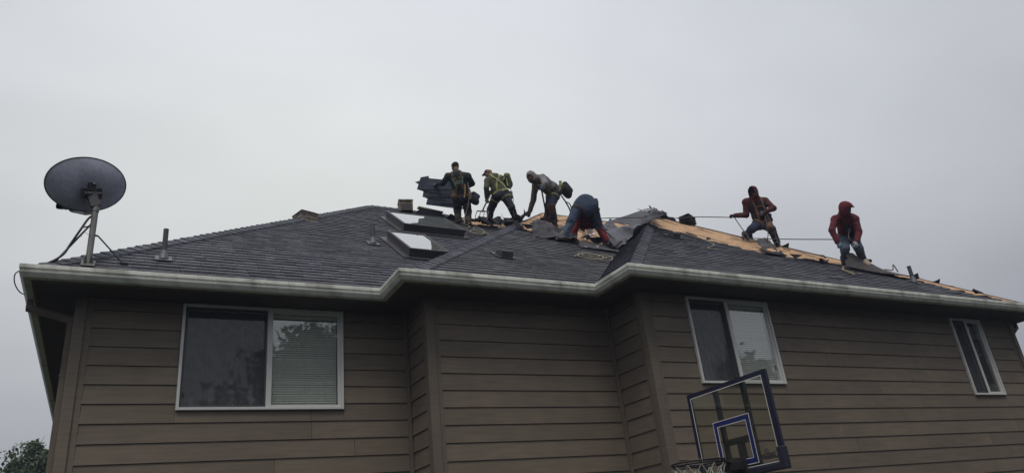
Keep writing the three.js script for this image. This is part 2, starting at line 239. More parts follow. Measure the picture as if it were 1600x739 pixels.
// --- windows
function makeWindow(w, z, opt) {
  const [x0, x1, y0, y1] = w, W = new THREE.Group(); W.name = 'window'; W.position.set(x0, y0, z); house.add(W); const a = x1 - x0, h = y1 - y0, f = 0.034, mid = opt.mid * a;
  mesh('frame', [rbox(0, f, 0, h, -0.10, 0.03, 0.006), rbox(a - f, a, 0, h, -0.10, 0.03, 0.006), rbox(f - 0.002, a - f + 0.002, h - f, h, -0.10, 0.028, 0.006), rbox(f - 0.002, a - f + 0.002, 0, f, -0.10, 0.034, 0.006)], M.winFrame, W);
  mesh('drip_cap', box(-0.012, a + 0.012, h - 0.002, h + 0.016, -0.03, 0.036), M.trim, W);
  const half = (l, r, zz, nm) => mesh(nm, [box(l, l + 0.036, f, h - f, zz - 0.028, zz), box(r - 0.036, r, f, h - f, zz - 0.028, zz), box(l + 0.036, r - 0.036, f, f + 0.03, zz - 0.028, zz - 0.001), box(l + 0.036, r - 0.036, h - f - 0.03, h - f, zz - 0.028, zz - 0.001)], M.winFrame, W);
  half(f, mid + 0.02, -0.035, 'sash'); half(mid - 0.03, a - f, 0.0, 'sash');
  mesh('mullion', rbox(mid - 0.030, mid + 0.036, f, h - f, -0.03, 0.008, 0.006), M.winFrame, W);
  mesh('pane', box(f + 0.03, mid - 0.02, f + 0.02, h - f - 0.02, -0.052, -0.049), M.pane, W); mesh('pane', box(mid + 0.03, a - f - 0.03, f + 0.02, h - f - 0.02, -0.018, -0.015), M.pane, W);
  // the insect screen stands in front of the sliding half
  mesh('screen', box(f + 0.004, mid - 0.031, f + 0.004, h - f - 0.004, -0.012, -0.0112), M.screen, W);
  mesh('screen_frame', [box(f + 0.002, f + 0.018, f + 0.002, h - f, -0.018, -0.004), box(mid - 0.05, mid - 0.031, f + 0.002, h - f, -0.018, -0.004), box(f + 0.018, mid - 0.05, f + 0.002, f + 0.018, -0.018, -0.004), box(f + 0.018, mid - 0.05, h - f - 0.018, h - f, -0.018, -0.004)], M.darkMetal, W);
  mesh('latch', box(f + 0.022, f + 0.05, f + 0.13, f + 0.17, -0.011, -0.004), M.black, W);
  // dark room behind
  mesh('reveal', [box(0.01, 0.02, 0, h, -0.9, -0.1), box(a - 0.02, a - 0.01, 0, h, -0.9, -0.1), box(0.02, a - 0.02, 0, 0.02, -0.9, -0.1), box(0.02, a - 0.02, h - 0.02, h, -0.9, -0.1), box(0.01, a - 0.01, 0, h, -0.93, -0.9)], M.room, W);
  const slats = (l, r, zz) => {
    mesh('blind', [rbox(l, r, h - f - 0.075, h - f - 0.022, zz - 0.025, zz + 0.025, 0.005), box(l, r, f + 0.012, f + 0.032, zz - 0.02, zz + 0.02)], M.blind, W); const g = [], rnd = rng(77);
    for (let y = f + 0.05; y < h - f - 0.08; y += 0.0285) { const s = new THREE.BoxGeometry(r - l - 0.01, 0.0025, 0.034).rotateX(1.0 + (rnd() - 0.5) * 0.12).translate((l + r) / 2, y + (rnd() - 0.5) * 0.003, zz); g.push(s); }
    tag(mesh('slats', g, M.blind, W), null, null, null, 'stuff');
    mesh('cord', [0.2, 0.5, 0.8].map((t) => rod(V(l + (r - l) * t, f + 0.03, zz + 0.02), V(l + (r - l) * t, h - f - 0.03, zz + 0.02), 0.0022, 0.0022, 5)), M.winFrame, W);
  };
  if (opt.blind) slats(mid + 0.035, a - f - 0.03, -0.075);
  if (opt.curtain) { // hung in folds behind the sliding half
    const n = 60, pos = []; const x = (i) => f + 0.01 + (mid - f - 0.03) * i / n, zz = (i) => -0.19 + 0.022 * Math.sin(i * 1.13) + 0.012 * Math.sin(i * 0.37 + 1);
    const g = new THREE.PlaneGeometry(1, 1, n, 1), p = g.attributes.position; for (let i = 0; i <= n; i++) { p.setXYZ(i, x(i), h - f - 0.08, zz(i)); p.setXYZ(n + 1 + i, x(i), f, zz(i)); } g.computeVertexNormals(); mesh('curtain', g, M.curtain, W);
  }
  return W;
}
makeWindow(windows.L, 0, { mid: 0.525, blind: true, curtain: true }).userData.label = 'wide sliding window reflecting a tree';
makeWindow(windows.R, zR, { mid: 0.475, blind: true, curtain: true }).userData.label = 'sliding window above the backboard';
makeWindow(windows.F, zR, { mid: 0.5, blind: false, curtain: false }).userData.label = 'narrow sliding window near the far corner';

// ---------------------------------------------------------------- the roof
const yF = { // height of each slope over the plan
  L: (x, z) => H - 0.065 + P * (o - z), A: (x, z) => H - 0.065 + P * (x - XL + o), S: (x, z) => H - 0.11 + P * (x - XM + o), M: (x, z) => H - 0.11 + P * (zM + o - z),
  RL: (x, z) => H - 0.065 + P * (x - XR + o), R: (x, z) => H - 0.065 + P * (zR + o - z), RR: (x, z) => H - 0.065 + P * (XE + o - x), AB: (x, z) => H - 0.065 + P * (z - ZB + o),
};
const HALF = 5.65, RM = 5.9, apexX = (XR + XE) / 2, E0 = 0.1;
function clip(poly, f) { const r = []; for (let i = 0; i < poly.length; i++) { const a = poly[i], b = poly[(i + 1) % poly.length], fa = f(...a), fb = f(...b); if (fa >= 0) r.push(a); if (fa * fb < 0) { const t = fa / (fa - fb); r.push([a[0] + (b[0] - a[0]) * t, a[1] + (b[1] - a[1]) * t]); } } return r; }
const big = [[-3, -9], [17, -9], [17, 3], [-3, 3]];
const region = (...fs) => fs.reduce((p, f) => clip(p, f), big);
const regions = {
  L: region((x, z) => o - E0 - z, (x, z) => z - (o - HALF), (x, z) => yF.A(x, z) - yF.L(x, z), (x, z) => yF.L(x, z) - yF.S(x, z)),
  S: region((x, z) => x - (XM - o + E0), (x, z) => yF.S(x, z) - yF.L(x, z), (x, z) => yF.M(x, z) - yF.S(x, z), (x, z) => z - (zM + o - RM)),
  M: region((x, z) => zM + o - E0 - z, (x, z) => yF.S(x, z) - yF.M(x, z), (x, z) => yF.M(x, z) - yF.RL(x, z), (x, z) => z - (zM + o - RM), (x, z) => apexX + 1 - x),
  RL: region((x, z) => x - (XR - o + E0), (x, z) => yF.RL(x, z) - yF.M(x, z), (x, z) => yF.R(x, z) - yF.RL(x, z), (x, z) => apexX - x),
  R: region((x, z) => zR + o - E0 - z, (x, z) => yF.RL(x, z) - yF.R(x, z), (x, z) => yF.RR(x, z) - yF.R(x, z)),
  RR: region((x, z) => XE + o - E0 - x, (x, z) => yF.R(x, z) - yF.RR(x, z), (x, z) => x - apexX, (x, z) => z + 8),
  A: region((x, z) => x - (XL - o + E0), (x, z) => yF.L(x, z) - yF.A(x, z), (x, z) => yF.AB(x, z) - yF.A(x, z)),
};
const bits = [];
function frame(k) { // u along the eave, v up the slope, n out of it
  const c = Math.cos(Math.atan(P)), s = Math.sin(Math.atan(P));
  if (k === 'L' || k === 'M' || k === 'R') { const z0 = { L: o, M: zM + o, R: zR + o }[k]; return { u: V(1, 0, 0), v: V(0, s, -c), n: V(0, c, s), org: V(0, yF[k](0, z0), z0) }; }
  if (k === 'RR') return { u: V(0, 0, -1), v: V(-c, s, 0), n: V(s, c, 0), org: V(XE + o, yF.RR(XE + o), 0) };
  const x0 = { A: XL - o, S: XM - o, RL: XR - o }[k]; return { u: V(0, 0, 1), v: V(c, s, 0), n: V(-s, c, 0), org: V(x0, yF[k](x0), 0) };
}
const toUV = (F, k, [x, z]) => { const d = V(x, yF[k](x, z), z).sub(F.org); return [d.dot(F.u), d.dot(F.v)]; };
const fromUV = (F, u, v, h = 0) => F.org.clone().addScaledVector(F.u, u).addScaledVector(F.v, v).addScaledVector(F.n, h);
const lerpAt = (pts, x) => { if (x <= pts[0][0]) return pts[0][1]; for (let i = 1; i < pts.length; i++) if (x <= pts[i][0]) return pts[i - 1][1] + (pts[i][1] - pts[i - 1][1]) * (x - pts[i - 1][0]) / (pts[i][0] - pts[i - 1][0]); return pts.at(-1)[1]; };
// where the stripping has got to: [x, z] along the lower edge of the bare wood
const tears = {
  R: [[9.0, -1.45], [9.5, -1.3], [9.66, -0.95], [9.95, -0.52], [10.3, -0.26], [10.6, 0.03], [11.0, 0.13], [11.56, 0.14], [12.2, 0.2], [12.7, 0.34], [13.25, 0.5], [13.5, 0.8], [13.85, 1.12], [14.2, 1.42], [14.6, 1.72], [15.3, 1.9]],
  M: [[6.3, -2.52], [6.7, -2.41], [7.05, -2.34], [7.4, -2.25], [7.62, -2.0], [7.85, -1.81], [8.05, -1.6], [8.3, -1.5], [9.5, -1.4]],
  L: [[6.55, -9], [6.7, -4.5], [7.2, -4.25], [8, -4.1]],
};
const COURSE = 0.142;
function spanAt(poly, v) { let a = Infinity, b = -Infinity; for (let i = 0; i < poly.length; i++) { const p = poly[i], q = poly[(i + 1) % poly.length]; if ((p[1] - v) * (q[1] - v) <= 0 && p[1] !== q[1]) { const u = p[0] + (q[0] - p[0]) * (v - p[1]) / (q[1] - p[1]); a = Math.min(a, u); b = Math.max(b, u); } } return a < b ? [a, b] : null; }
function slope(k, label, single, seed, plain) {
  const F = frame(k), poly = regions[k].map((q) => toUV(F, k, q)), rnd = rng(seed), tear = tears[k] && ((u) => (({ L: o, M: zM + o, R: zR + o })[k] - lerpAt(tears[k], u)) / Math.cos(Math.atan(P)));
  const deck = mesh('roof_slope', prism(poly.map((q) => fromUV(F, q[0], q[1], -0.034)), F.n.clone().multiplyScalar(-0.02)), M.shingleBack, house, label);
  const vs = poly.map((q) => q[1]), v0 = Math.min(...vs), v1 = Math.max(...vs), rest = [];
  if (tear) { // bare panels, staggered, where the covering is gone
    let row = 0; for (let v = v0; v < v1; v += 1.22, row++) for (let u = Math.min(...poly.map((q) => q[0])) - 1.2 * (row % 2); u < Math.max(...poly.map((q) => q[0])); u += 2.44) {
      const g = [[u + 0.004, v + 0.004], [u + 2.436, v + 0.004], [u + 2.436, v + 1.216], [u + 0.004, v + 1.216]]; let c = g;
      for (let i = 0; i < poly.length; i++) { const a = poly[i], b = poly[(i + 1) % poly.length]; const sg = Math.sign(poly.reduce((s, p, j) => { const q = poly[(j + 1) % poly.length]; return s + p[0] * q[1] - q[0] * p[1]; }, 0)); c = clip(c, (x, y) => sg * ((b[0] - a[0]) * (y - a[1]) - (b[1] - a[1]) * (x - a[0]))); if (!c.length) break; }
      if (c.length < 3) continue; const cu = c.reduce((s, q) => s + q[0], 0) / c.length, top = Math.max(...c.map((q) => q[1])); if (top < Math.min(tear(cu), tear(cu - 1), tear(cu + 1)) - 0.1) continue;
      const pg = prism(c.map((q) => fromUV(F, q[0], q[1], -0.022)), F.n.clone().multiplyScalar(-0.0115)); const uv = pg.attributes.uv, du = rnd() * 5; for (let i = 0; i < uv.count; i++) uv.setXY(i, uv.getX(i) + du, uv.getY(i) + du); mesh('sheathing_panel', pg, M.osb, deck);
    }
  }
  let made = 0; const EXT = plain ? 0 : 1;
  for (let c = 0, v = v0; v < v1 - 0.02; c++, v += COURSE) {
    const a = spanAt(poly, v + 0.001) , b = spanAt(poly, Math.min(v1 - 0.001, v + COURSE)); if (!a) continue; const B = b || [(a[0] + a[1]) / 2, (a[0] + a[1]) / 2];
    const lo = Math.min(a[0], B[0]), hi = Math.max(a[1], B[1]), wob = noise3(c * 0.7, seed, 1) * 0.003; let u = lo - rnd() * 0.9, strip = [], su = u;
    const flush = () => { if (!strip.length) return; if (made < single) { mesh('shingle', strip, M.shingle, deck); made++; } else rest.push(...strip); strip = []; };
    while (u < hi) {
      const w = 0.13 + rnd() * 0.2, x0 = u + 0.002, x1 = u + w - 0.002, xc = u + w / 2; u += w;
      const cl = (x, s) => Math.max(s[0], Math.min(s[1], x)), p0 = cl(x0, a), p1 = cl(x1, a), q0 = cl(x0, B), q1 = cl(x1, B);
      const drop = rnd() < 0.55 ? 0.0 : rnd() * 0.006; let th = 0.0160 + (rnd() < 0.4 ? 0.004 : 0) + rnd() * 0.002;
      const cut = tear ? v - tear(xc) - 0.10 * noise3(xc * 4.5, seed, 2) - 0.07 * noise3(xc * 17, seed, 5) : -1;
      if ((p1 - p0 > 0.004 || q1 - q0 > 0.004) && cut < 0) {
        const ve = Math.min(v1, v + COURSE + 0.012), lift = cut > -0.25 ? (rnd() < 0.5 ? rnd() * 0.05 : 0) : 0, y = v + drop + wob;
        const hb = -0.022, A0 = fromUV(F, p0, y, th + hb + lift), A1 = fromUV(F, p1, y, th + hb + lift * rnd()), B1 = fromUV(F, q1, ve, hb + 0.004), B0 = fromUV(F, q0, ve, hb + 0.004), C0 = fromUV(F, p0, y, hb - 0.008), C1 = fromUV(F, p1, y, hb - 0.008), D0 = fromUV(F, q0, ve, hb - 0.008), D1 = fromUV(F, q1, ve, hb - 0.008);
        const pos = [], uv = [], quad = (a, b, c, d, fl) => { for (const t of [a, b, c, a, c, d]) { pos.push(t.x, t.y, t.z); const r = t.clone().sub(F.org); uv.push(r.dot(F.u) + su * 3.1, fl ? r.dot(F.n) : r.dot(F.v)); } };
        quad(A0, A1, B1, B0, 0); quad(C0, C1, A1, A0, 1); quad(C0, A0, B0, D0, 1); quad(C1, D1, B1, A1, 1);
        const g = new THREE.BufferGeometry(); g.setAttribute('position', new THREE.Float32BufferAttribute(pos, 3)); g.setAttribute('uv', new THREE.Float32BufferAttribute(uv, 2)); g.computeVertexNormals();
        const moss = k === 'M' ? 0.05 : 0.0, t = 0.84 + rnd() * 0.28 + 0.30 * fbm(xc * 0.7, v * 1.1, seed) + 0.12 * fbm(xc * 3, v * 0.5, seed + 3) , blot = rnd() < 0.06 ? 0.8 : 1; tint(g, [t * blot * (1 + 0.03 * rnd()), t * blot, t * blot * (0.98 - 1.6 * moss + 0.05 * rnd())]); strip.push(g);
      }
      if (u - su > 0.92) { flush(); su = u; }
    }
    flush();
  }
  if (rest.length) tag(mesh('shingles', rest, M.shingle, deck), null, null, null, 'stuff');
  return deck;
}
slope('L', 'left roof slope with two skylights', 96, 11); slope('M', 'middle roof slope partly stripped to wood', 60, 12); slope('R', 'right roof slope stripped along its hip', 100, 13);
slope('S', null, 6, 14); slope('RL', 'small left-facing slope by the valley', 24, 15); slope('A', null, 0, 16);
{ // slopes that look away from the street side
  const q = (k, poly) => mesh('roof_slope', prism(poly.map(([x, z]) => V(x, yF[k](x, z) - 0.01, z)), V(0, -0.03, 0)), M.shingleBack, house);
  q('RR', regions.RR); const yr = yF.L(0, o - HALF);
  mesh('roof_slope', prism([V(XL - o + HALF, yr - 0.01, o - HALF), V(9, yr - 0.01, o - HALF), V(12, H, ZB - o), V(XL - o + E0, H, ZB - o)], V(0, -0.03, 0)), M.shingleBack, house);
  const ym = yF.M(0, zM + o - RM); mesh('roof_slope', prism([V(XM - o + RM, ym - 0.01, zM + o - RM), V(apexX + 1, ym - 0.01, zM + o - RM), V(apexX + 1, yr - 0.8, -7.5), V(XM - o + RM - 0.4, yr - 0.8, -7.5)], V(0, -0.03, 0)), M.shingleBack, house);
  // the far ridge that shows between the stripped middle and the right apex, covered in underlay
  const rp = [[10.2, 9.3], [10.98, 9.53], [11.7, 9.80], [12.2, 10.02], [12.55, 10.12], [13.0, 9.95], [13.6, 9.66]], pos = [];
  const deep = (x, y, z) => [x, y + 0.015 * noise3(x * 5, y * 5, z), z];
  for (let i = 0; i < rp.length - 1; i++) { const a = deep(...rp[i], -5.2), b = deep(...rp[i + 1], -5.2), c = [rp[i + 1][0], 7.6, -3.3], d = [rp[i][0], 7.6, -3.3], e = [rp[i + 1][0], 6, -8.5], f = [rp[i][0], 6, -8.5]; pos.push(...a, ...d, ...c, ...a, ...c, ...b, ...a, ...b, ...e, ...a, ...e, ...f); }
  const g = new THREE.BufferGeometry(); g.setAttribute('position', new THREE.Float32BufferAttribute(pos, 3)); g.computeVertexNormals(); mesh('rear_slope', boxUV(g), M.felt, house, 'far roof slope covered in dark underlay');
}
// cap shingles folded over the hips, one by one
function caps(from, to, nA, nB, step, seed, skip = () => false) {
  const rnd = rng(seed), d = to.clone().sub(from), L = d.length(); d.normalize(); const sideA = nA.clone().cross(d).normalize(), sideB = d.clone().cross(nB).normalize(); for (const q of [sideA, sideB]) if (q.y > 0) q.negate();
  for (let s = 0, i = 0; s < L - 0.05; s += step, i++) {
    if (skip(s / L)) continue;
    const w = 0.145 + rnd() * 0.015, up = nA.clone().add(nB).normalize(), at = (t, e, sd, wd) => from.clone().addScaledVector(d, t).addScaledVector(sd, wd).addScaledVector(up, e), j = (rnd() - 0.5) * 0.02, t0 = s + j, t1 = s + step + 0.07, e0 = 0.023 + rnd() * 0.007, e1 = 0.006;
    const pos = [], q = (a, b, c, f) => pos.push(...a.toArray(), ...b.toArray(), ...c.toArray(), ...a.toArray(), ...c.toArray(), ...f.toArray()), z = V(0, 0, 0);
    for (const sd of [sideA, sideB]) {
      const a = at(t0, e0, z, 0), b = at(t0, e0 * 0.72, sd, w), c = at(t1, e1 * 0.6, sd, w), f = at(t1, e1, z, 0), a2 = at(t0, e0 - 0.03, z, 0), b2 = at(t0, e0 * 0.7 - 0.03, sd, w), c2 = at(t1, -0.03, sd, w);
      q(a, b, c, f); q(a2, b2, b, a); q(b2, c2, c, b);
    }
    const g = new THREE.BufferGeometry(); g.setAttribute('position', new THREE.Float32BufferAttribute(pos, 3)); g.computeVertexNormals(); boxUV(g); const t = 0.85 + rnd() * 0.35; tint(g, [t, t, t * 1.02]); mesh('cap_shingle', g, M.shingle, house);
  }
}
const nL = frame('L').n, nA = frame('A').n, nRR = frame('RR').n;
const hipP = (k, x0, z0, sx, t) => V(x0 + sx * t, yF[k](x0 + sx * t, z0 - t), z0 - t);
caps(hipP('L', XL - o, o, 1, 0.16), hipP('L', XL - o, o, 1, HALF - 0.02), nL, nA, 0.145, 21);
caps(hipP('M', XM - o, zM + o, 1, 0.3), hipP('M', XM - o, zM + o, 1, 4.0), nL, nA, 0.145, 22);
caps(hipP('R', XR - o, zR + o, 1, 0.16), hipP('R', XR - o, zR + o, 1, 3.55), nL, nA, 0.145, 23);
caps(V(XL - o + HALF, yF.L(0, o - HALF), o - HALF), V(6.4, yF.L(0, o - HALF), o - HALF), nL, V(0, nL.y, -nL.z), 0.145, 24);

// --- skylights on curbs
function skylight(x0, x1, z0, z1, label) { // z0 lower edge
  const F = frame('L'), S = new THREE.Group(); S.name = 'skylight'; S.userData.label = label; const c = fromUV(F, x0, toUV(F, 'L', [x0, z0])[1]); S.position.copy(c); S.quaternion.setFromRotationMatrix(new THREE.Matrix4().makeBasis(F.u, F.v, F.n)); house.add(S);
  const w = x1 - x0, h = toUV(F, 'L', [x0, z1])[1] - toUV(F, 'L', [x0, z0])[1], f = 0.04, t = 0.155;
  mesh('curb', [box(0.015, 0.05, 0.015, h - 0.015, -0.02, t - 0.03), box(w - 0.05, w - 0.015, 0.015, h - 0.015, -0.02, t - 0.03), box(0.05, w - 0.05, 0.015, 0.05, -0.02, t - 0.03), box(0.05, w - 0.05, h - 0.05, h - 0.015, -0.02, t - 0.03)], M.darkMetal, S);
  mesh('frame', [rbox(0, f, 0, h, t - 0.045, t, 0.006), rbox(w - f, w, 0, h, t - 0.045, t, 0.006), rbox(f - 0.004, w - f + 0.004, 0, f, t - 0.045, t - 0.001, 0.006), rbox(f - 0.004, w - f + 0.004, h - f, h, t - 0.045, t - 0.001, 0.006)], M.darkMetal, S);
  mesh('pane', box(f - 0.01, w - f + 0.01, f - 0.01, h - f + 0.01, t - 0.03, t - 0.014), M.skyGlass, S);
  mesh('flashing', [box(-0.10, 0.02, -0.06, h + 0.06, 0.006, 0.012), box(w - 0.02, w + 0.10, -0.06, h + 0.06, 0.006, 0.012), box(0.02, w - 0.02, -0.12, 0.02, 0.006, 0.0125), box(0.02, w - 0.02, h - 0.02, h + 0.1, 0.006, 0.0125)], M.darkMetal, S);
}
skylight(4.43, 5.74, -3.02, -4.03, 'larger skylight near the ridge'); skylight(3.84, 4.55, -1.24, -2.31, 'smaller lower skylight');
// --- vent pipes, vents, chimney
function pipe(k, x, z, h, r, base) {
  const y = yF[k](x, z), g = new THREE.Group(); g.name = 'vent_pipe'; g.position.set(x, y, z); house.add(g);
  mesh('pipe', [rod(V(0, -0.1, 0), V(0, h, 0), r, r, 18), new THREE.TorusGeometry(r - 0.004, 0.006, 8, 18).rotateX(Math.PI / 2).translate(0, h, 0)], M.darkMetal, g);
  const F = frame(k), m = new THREE.Matrix4().makeBasis(F.u, F.v, F.n); mesh('flange', [box(-base, base, -base * 1.1, base * 1.1, 0.008, 0.014).applyMatrix4(m), new THREE.CylinderGeometry(r + 0.004, base * 0.66, 0.12, 18).translate(0, 0.05, 0.0)], M.flashing, g);
}
pipe('L', 0.219, -0.157, 0.40, 0.031, 0.095); pipe('L', 3.46, -1.867, 0.36, 0.04, 0.10); pipe('R', 13.2, 1.072, 0.32, 0.036, 0.10);
function slantVent(k, x, z, s, label) {
  const F = frame(k), g = new THREE.Group(); g.name = 'roof_vent'; g.userData.label = label; g.position.copy(fromUV(F, x, toUV(F, k, [x, z])[1])); g.quaternion.setFromRotationMatrix(new THREE.Matrix4().makeBasis(F.u, F.v, F.n)); house.add(g);
  const sh = new THREE.Shape([[-0.02, 0.01], [0, 0.10], [0.035, 0.115], [0.19, 0.06], [0.21, 0.01]].map((q) => new THREE.Vector2(q[0] * s, q[1] * s)));
  mesh('hood', boxUV(new THREE.ExtrudeGeometry(sh, { depth: 0.2 * s, bevelEnabled: true, bevelSize: 0.004, bevelThickness: 0.004, bevelSegments: 1 }).applyMatrix4(new THREE.Matrix4().makeBasis(V(0, 1, 0), V(0, 0, 1), V(1, 0, 0))).translate(-0.1 * s, 0, 0)), M.darkMetal, g);
  mesh('flange', box(-0.16 * s, 0.16 * s, -0.05, 0.32 * s, 0.006, 0.011), M.darkMetal, g);
}
slantVent('M', 4.99, -0.05, 1.0, 'small square vent low on the middle slope'); slantVent('R', 8.867, -0.43, 0.8, 'small square vent near the right apex');
{ // chimney of weathered bricks on the slope behind the left hip
  const c = new THREE.Group(); c.name = 'chimney'; c.position.set(2.62, 6.7, -3.2); c.rotation.y = 0.3; c.userData.label = 'short pale brick chimney stub behind the left hip'; house.add(c); const rnd = rng(5);
  mesh('core', box(-0.15, 0.15, 0, 1.02, -0.15, 0.15), M.brick, c);
  for (let r = 0; r < 14; r++) for (let s = 0; s < 4; s++) for (let i = 0; i < 2; i++) {
    const t = 0.7 + rnd() * 0.5, off = r % 2 ? 0 : 0.07, y = 0.02 + r * 0.074, a = -0.165 + i * 0.17 + off * (i ? 0 : 1), b = a + 0.155 - (i ? 0 : off * 0.0), g = tint(rbox(a, Math.min(b, 0.165), y, y + 0.064, 0.145, 0.165 + rnd() * 0.004, 0.004).rotateY(s * Math.PI / 2), [t, t * 0.97, t * 0.92]); mesh('brick', g, M.brick, c);
  }
  mesh('cap', tint(new THREE.CylinderGeometry(0.17, 0.262, 0.045, 4).rotateY(Math.PI / 4).translate(0, 1.06, 0), [1.15, 1.1, 1.05]), M.brick, c);
}

// ---------------------------------------------------------------- soft shapes: a distance field joined with a smooth minimum, meshed as surface nets
class Field {
  constructor(lo, hi, cell) { this.lo = lo; this.c = cell; this.n = [0, 1, 2].map((i) => Math.ceil((hi.getComponent(i) - lo.getComponent(i)) / cell) + 2); this.d = new Float32Array(this.n[0] * this.n[1] * this.n[2]).fill(9); }
  stamp(mn, mx, f, k, sub) {
    const { lo, c, n, d } = this, r = (v, i) => Math.max(0, Math.min(n[i] - 1, v)), a = [0, 1, 2].map((i) => r(Math.floor((mn[i] - lo.getComponent(i)) / c), i)), b = [0, 1, 2].map((i) => r(Math.ceil((mx[i] - lo.getComponent(i)) / c), i));
    for (let z = a[2]; z <= b[2]; z++) for (let y = a[1]; y <= b[1]; y++) for (let x = a[0]; x <= b[0]; x++) {
      const i = (z * n[1] + y) * n[0] + x, v = f(lo.x + x * c, lo.y + y * c, lo.z + z * c), e = d[i];
      if (sub) { const w = -v, h = Math.max(k - Math.abs(e - w), 0) / k; d[i] = Math.max(e, w) + h * h * k * 0.25; } else { const h = Math.max(k - Math.abs(e - v), 0) / k; d[i] = Math.min(e, v) - h * h * k * 0.25; }
    }
  }
  cap(a, b, ra, rb = ra, k = 0.03, sub = false) {
    const m = Math.max(ra, rb) + k + 3 * this.c, bx = b.x - a.x, by = b.y - a.y, bz = b.z - a.z, L = bx * bx + by * by + bz * bz || 1e-9;
    this.stamp([Math.min(a.x, b.x) - m, Math.min(a.y, b.y) - m, Math.min(a.z, b.z) - m], [Math.max(a.x, b.x) + m, Math.max(a.y, b.y) + m, Math.max(a.z, b.z) + m], (x, y, z) => { x -= a.x; y -= a.y; z -= a.z; const t = Math.max(0, Math.min(1, (x * bx + y * by + z * bz) / L)); return Math.hypot(x - bx * t, y - by * t, z - bz * t) - (ra + (rb - ra) * t); }, k, sub); return this;
  }
  ell(c, X, Y, Z, rx, ry, rz, k = 0.02, sub = false) {
    const m = Math.max(rx, ry, rz) + k + 3 * this.c, r0 = Math.min(rx, ry, rz);
    this.stamp([c.x - m, c.y - m, c.z - m], [c.x + m, c.y + m, c.z + m], (x, y, z) => { x -= c.x; y -= c.y; z -= c.z; const u = (x * X.x + y * X.y + z * X.z) / rx, v = (x * Y.x + y * Y.y + z * Y.z) / ry, w = (x * Z.x + y * Z.y + z * Z.z) / rz, q = Math.hypot(u, v, w); return q < 1e-6 ? -r0 : q * (q - 1) / Math.hypot(u / rx, v / ry, w / rz); }, k, sub); return this;
  }
  at(p) { const { lo, c, n, d } = this, x = (p.x - lo.x) / c, y = (p.y - lo.y) / c, z = (p.z - lo.z) / c, xi = Math.max(0, Math.min(n[0] - 2, Math.floor(x))), yi = Math.max(0, Math.min(n[1] - 2, Math.floor(y))), zi = Math.max(0, Math.min(n[2] - 2, Math.floor(z))), u = x - xi, v = y - yi, w = z - zi, g = (a, b, e) => d[((zi + e) * n[1] + yi + b) * n[0] + xi + a]; let s = 0; for (let e = 0; e < 2; e++) for (let b = 0; b < 2; b++) for (let a = 0; a < 2; a++) s += g(a, b, e) * (a ? u : 1 - u) * (b ? v : 1 - v) * (e ? w : 1 - w); return s; }
  grad(p) { const h = this.c, q = p.clone(), o = V(0, 0, 0); for (let i = 0; i < 3; i++) { const t = p.getComponent(i); q.setComponent(i, t + h); const a = this.at(q); q.setComponent(i, t - h); o.setComponent(i, a - this.at(q)); q.setComponent(i, t); } return o.normalize(); }
  mesh(color, wrinkle = 0, freq = 14, seed = 0) {
    const { lo, c, n, d } = this, [nx, ny, nz] = n, id = new Int32Array(d.length).fill(-1), pos = [], idx = [], N = (x, y, z) => (z * ny + y) * nx + x;
    for (let z = 0; z < nz - 1; z++) for (let y = 0; y < ny - 1; y++) for (let x = 0; x < nx - 1; x++) {
      let m = 0; for (let k = 0; k < 8; k++) if (d[N(x + (k & 1), y + ((k >> 1) & 1), z + (k >> 2))] < 0) m |= 1 << k; if (m === 0 || m === 255) continue;
      let sx = 0, sy = 0, sz = 0, q = 0; for (let k = 0; k < 8; k++) for (let b = 1; b < 8; b <<= 1) { const l = k ^ b; if (l < k || ((m >> k) & 1) === ((m >> l) & 1)) continue; const da = d[N(x + (k & 1), y + ((k >> 1) & 1), z + (k >> 2))], db = d[N(x + (l & 1), y + ((l >> 1) & 1), z + (l >> 2))], t = da / (da - db); sx += (k & 1) + ((l & 1) - (k & 1)) * t; sy += ((k >> 1) & 1) + (((l >> 1) & 1) - ((k >> 1) & 1)) * t; sz += (k >> 2) + ((l >> 2) - (k >> 2)) * t; q++; }
      id[N(x, y, z)] = pos.length / 3; pos.push(lo.x + (x + sx / q) * c, lo.y + (y + sy / q) * c, lo.z + (z + sz / q) * c);
    }
    for (let z = 1; z < nz - 1; z++) for (let y = 1; y < ny - 1; y++) for (let x = 1; x < nx - 1; x++) {
      const a = d[N(x, y, z)] < 0; const f = (on, q) => { if (a === on) return; const [e, g, h, i] = q.map((t) => id[t]); if (e < 0 || g < 0 || h < 0 || i < 0) return; if (a) idx.push(e, g, h, e, h, i); else idx.push(e, h, g, e, i, h); };
      f(d[N(x + 1, y, z)] < 0, [N(x, y - 1, z - 1), N(x, y, z - 1), N(x, y, z), N(x, y - 1, z)]); f(d[N(x, y + 1, z)] < 0, [N(x - 1, y, z - 1), N(x - 1, y, z), N(x, y, z), N(x, y, z - 1)]); f(d[N(x, y, z + 1)] < 0, [N(x - 1, y - 1, z), N(x, y - 1, z), N(x, y, z), N(x - 1, y, z)]);
    }
    if (!idx.length) return null;
    const g = new THREE.BufferGeometry(); g.setAttribute('position', new THREE.Float32BufferAttribute(pos, 3)); g.setIndex(idx); g.computeVertexNormals();
    const p = g.attributes.position, nn = g.attributes.normal, col = new Float32Array(p.count * 3), uv = new Float32Array(p.count * 2), v = V(0, 0, 0);
